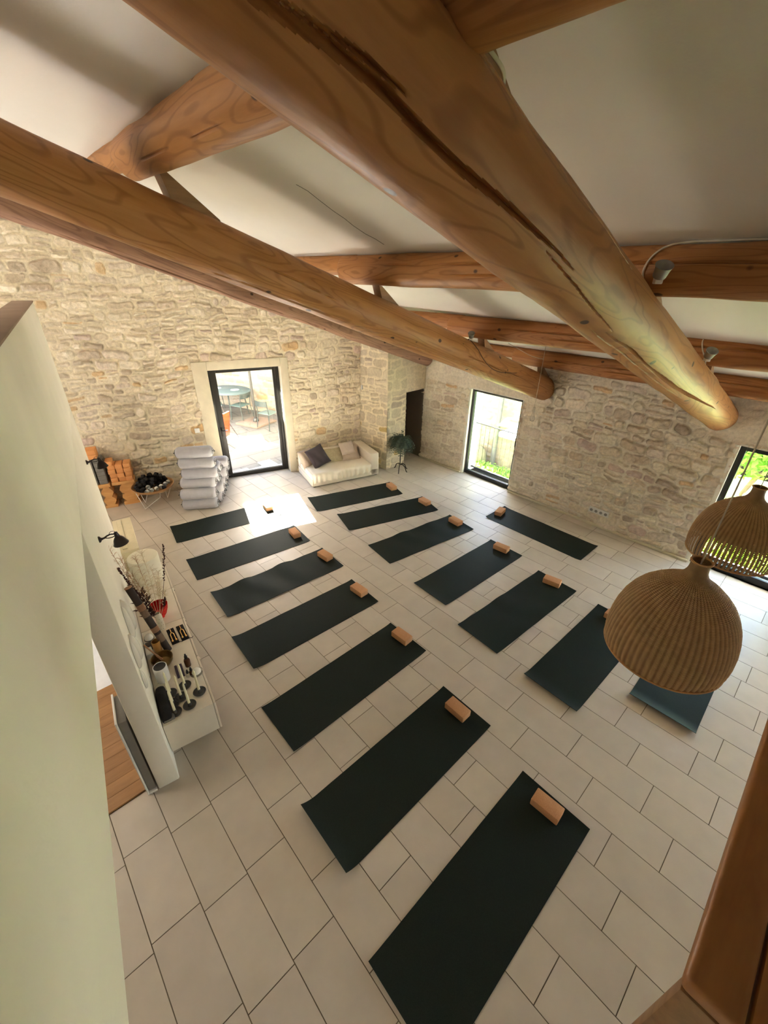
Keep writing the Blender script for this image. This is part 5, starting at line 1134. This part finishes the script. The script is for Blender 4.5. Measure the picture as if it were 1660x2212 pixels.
b = MB(); b.lathe([(.02, .735), (.60, .735), (.62, .745), (.60, .755), (.02, .755)], 40, Matrix.Scale(1.25, 4, (0, 1, 0))); link('table_top', b, M['teal'], t)
for a in (.8, 2.3, 3.9, 5.4): b = MB(); b.tube([(.4 * math.cos(a), .5 * math.sin(a), .74), (.48 * math.cos(a), .6 * math.sin(a), 0)], .018, 8); link('leg', b, M['teal_d'], t)
for i, (x, y, lab) in enumerate([(5.12, 13.3, 'pale plate on the garden table, further left'), (5.45, 12.75, 'pale plate on the garden table, nearer the parasol pole')]):
    b = MB(); b.lathe([(.01, 0), (.08, 0), (.13, .012), (.128, .015), (.01, .006)], 24); tag(link('plate', b, M['plate'], loc=(x, y, .727)), lab, 'plate', 'plates on the garden table')
def gchair():
    t = thing('garden_chair', 'x', 'chair')
    b = MB(); b.rbox(-.22, .22, -.21, .21, .435, .455, .009, 2); link('seat', b, M['teal'], t)
    for x, y, bx, by in ((-.2, -.19, -.22, -.22), (.2, -.19, .22, -.22)): b = MB(); b.tube([(x, y, .44), (bx, by, 0)], .013, 6); link('leg', b, M['teal_d'], t)
    for x in (-.2, .2): b = MB(); b.tube([(x * 1.15, .27, 0), (x, .19, .45), (x, .25, .82)], .014, 6); link('leg', b, M['teal_d'], t)
    b = MB(); P = [(-.21 + .42 * i / 8, .245 + .05 * math.sin(PI * i / 8), z) for z in (.68, .82) for i in range(9)]; b.grid(P, 9, 2); b.grid([(p[0], p[1] + .015, p[2]) for p in P], 9, 2); link('backrest', b, M['teal_d'], t)
    return t
gc = gchair(); CH = [((5.32, 12.22, -.03), 3.5, 'grey green metal chair outside, facing the garden table beside the parasol pole'), ((5.55, 10.95, -.03), 1.9, 'grey green metal chair outside, turned away near the base slab'),
  ((4.75, 12.75, -.03), 1.2, 'grey green metal chair on the left side of the garden table'), ((5.2, 13.95, -.03), 0.2, 'grey green metal chair behind the garden table')]
for i, (l, r, lab) in enumerate(CH):
    if i == 0: gc.location = l; gc.rotation_euler = (0, 0, r); tag(gc, lab, 'chair', 'metal chairs on the terrace')
    else: dup(gc, l, (0, 0, r), lab, 'metal chairs on the terrace')
t = thing('orange_chair', 'bright orange folding seat with black tube frame just outside the door', 'chair', (4.17, 10.85, -.03), .6)
b = MB(); b.rbox(-.24, .20, -.02, .02, .05, .72, .01, 2, Matrix.Rotation(.15, 4, 'X')); link('seat', b, M['orange'], t)
b = MB(); b.tube([(.24, -.25, 0), (.24, .02, .45), (.22, .1, .82), (-.22, .1, .82), (-.24, .02, .45), (-.24, -.25, 0)], .012, 6); b.tube([(.24, .02, .45), (.25, .3, 0)], .012, 6); b.tube([(-.24, .02, .45), (-.25, .3, 0)], .012, 6); link('frame', b, M['black_metal'], t)

# ------------------------------------------------------------------ outside the window wall: railing, lower garden, walls, foliage
b = MB(); b.box(7.66, 16, -9, 9.6, -1.45, -1.30); struct(link('garden_ground', b, M['grass'], smooth=False), 'green lawn of the lower garden outside the windows')
t = thing('balcony_railing', 'thin dark metal railing in front of the courtyard window', 'railing', (7.52, 4.06, 0))
b = MB(); b.rbox(-.012, .012, 0, 1.19, 1.09, 1.105, .003); link('handrail', b, M['frame'], t)
b = MB(); b.rbox(-.02, .02, 0, 1.19, .07, .10, .003); link('bottom_rail', b, M['frame'], t)
for i in range(11): b = MB(); b.tube([(0, .05 + i * .109, .09), (0, .05 + i * .109, 1.095)], .0045, 6); link('baluster', b, M['frame'], t)
stonewall('garden_wall', (10.9, 3.5, 0), (0, 1, 0), (-1, 0, 0), 0, 6.0, -1.4, 2.6, .035, 95, amp=.04, rowh=(.14, .3), cellw=(.2, .55), mortar=mo, palette=sunlit, label='rubble stone wall across the courtyard')
b = MB(); b.box(10.95, 11.3, 3.5, 9.5, -1.4, 2.6); struct(link('garden_wall_core', b, M['render'], smooth=False))
t = thing('drain_pipe', 'grey vertical drain pipe on the courtyard wall', 'pipe', (10.72, 6.70, -1.35))
b = MB(); b.tube([(0, 0, 0), (0, 0, 3.9)], .07, 16); link('pipe', b, M['zinc'], t)
b = MB(); b.lathe([(.08, 2.3), (.085, 2.31), (.085, 2.37), (.08, 2.38)], 16); link('bracket', b, M['zinc'], t)
t = thing('wall_ledge', 'pale stone ledge jutting from the courtyard wall', 'ledge', (10.3, 5.6, 0)); b = MB(); b.rbox(-.05, .6, -.2, .75, -.12, .02, .02); link('slab', b, M['limestone'], t)
b = MB(); b.lathe([(.02, 0), (.30, 0), (.33, .25), (.26, .50), (.12, .62), (.02, .64)], 24); tag(link('stone_urn', b, simple('olive_stone', (.20, .19, .12), .9, vary=.2), loc=(10.45, 7.15, -1.29)), 'rounded olive brown boulder at the foot of the courtyard wall', 'boulder')
def bush(name, label, cat, c, rad, nleaf, mat, seed, size=.07, shrink=1.0, trunk=None, grp=None):
    t = thing(name, label, cat, c, 0, grp); r_ = random.Random(seed); b = MB()
    blobs = [(Vector((r_.uniform(-.6, .6) * rad[0], r_.uniform(-.6, .6) * rad[1], r_.uniform(-.55, .6) * rad[2])), r_.uniform(.35, .6)) for _ in range(14)]
    for i in range(nleaf):
        q, k = blobs[r_.randrange(14)]; d = Vector((r_.gauss(0, 1), r_.gauss(0, 1), r_.gauss(0, 1))).normalized() * (r_.random() ** .4)
        p = q + Vector((d.x * rad[0] * k, d.y * rad[1] * k, d.z * rad[2] * k)); s = size * r_.uniform(.6, 1.3)
        a = Vector((r_.gauss(0, 1), r_.gauss(0, 1), r_.gauss(0, .7))).normalized(); e = a.cross(Vector((r_.gauss(0, 1), r_.gauss(0, 1), r_.gauss(0, 1)))).normalized()
        b.add([p - a * s, p - e * s * .45 + a * s * .1, p + a * s, p + e * s * .45 + a * s * .1], [(0, 1, 2, 3)])
    link('foliage', b, M[mat], t, smooth=False)
    b = MB(); zb = trunk if trunk else -rad[2] * .95
    for k in range(5):
        q = blobs[k][0]; b.tube([(r_.uniform(-.1, .1), r_.uniform(-.1, .1), zb), (q.x * .4, q.y * .4, zb * .4 + q.z * .4), tuple(q)], [.04, .03, .012], 6)
    link('branches', b, M['tube_l'], t)
    return t
bush('leafy_tree', 'bright green leafy tree outside the garden window', 'tree', (11.6, 1.1, 1.2), (1.1, 1.8, 1.1), 6500, 'leaf_g', 1, .10, trunk=-2.45)
bush('green_bush', 'yellow green bush low outside the garden window, seen through the rear lamp', 'bush', (9.3, -.15, -.55), (.8, 1.2, .75), 4200, 'leaf_y', 2, .07)
bush('green_bush', 'dark green low bush at the left foot of the garden window view', 'bush', (9.8, .95, -.75), (.6, .5, .5), 1800, 'leaf_g', 3, .06)
bush('garden_plant', 'fresh green plants at the foot of the courtyard wall', 'plant', (10.0, 6.1, -1.15), (.35, 1.2, .22), 2200, 'leaf_g', 4, .06)
rr = random.Random(21)
for i, (x, y, z, s) in enumerate([(10.6, 1.25, -.62, .50), (10.4, .45, -.55, .42), (10.5, -.40, -.70, .50), (10.7, 1.15, .08, .34), (10.4, .45, .05, .28), (10.9, 2.15, -.7, .50)]):
    bm = bmesh.new(); bmesh.ops.create_icosphere(bm, subdivisions=4, radius=1)
    off = rr.uniform(0, 50)
    from mathutils import noise as mn
    for v in bm.verts:
        d = 1 + .28 * mn.noise(v.co * 1.3 + Vector((off, 0, 0))) + .07 * mn.noise(v.co * 5 + Vector((off, 0, 0))); v.co = Vector((v.co.x * s * .7 * d, v.co.y * s * d, v.co.z * s * .8 * d))
    me = bpy.data.meshes.new('garden_boulder'); bm.to_mesh(me); bm.free(); me.materials.append(M['boulder']); me.polygons.foreach_set('use_smooth', [True] * len(me.polygons))
    o = bpy.data.objects.new('garden_boulder', me); COL.objects.link(o); o.location = (x, y, z)
    tag(o, 'grey boulder outside the garden window, ' + ['large, leftmost low down', 'large, in the middle low down', 'low down on the right side', 'smaller, perched on the left boulder', 'small, perched on the middle boulder', 'far left, mostly behind the window frame'][i], 'boulder', 'boulders of the garden wall')
for n_, l_, d_, sx, sy in (('portal_courtyard', (7.70, 4.65, .94), (-1, 0, 0), 1.2, 1.85), ('portal_garden', (7.70, .125, .96), (-1, 0, 0), 1.25, 1.9)): portal(n_, l_, d_, sx, sy)
pd = DW(.68, .2, 1.13); portal('portal_door', pd, (-.3, -.954, 0), 1.35, 2.2)
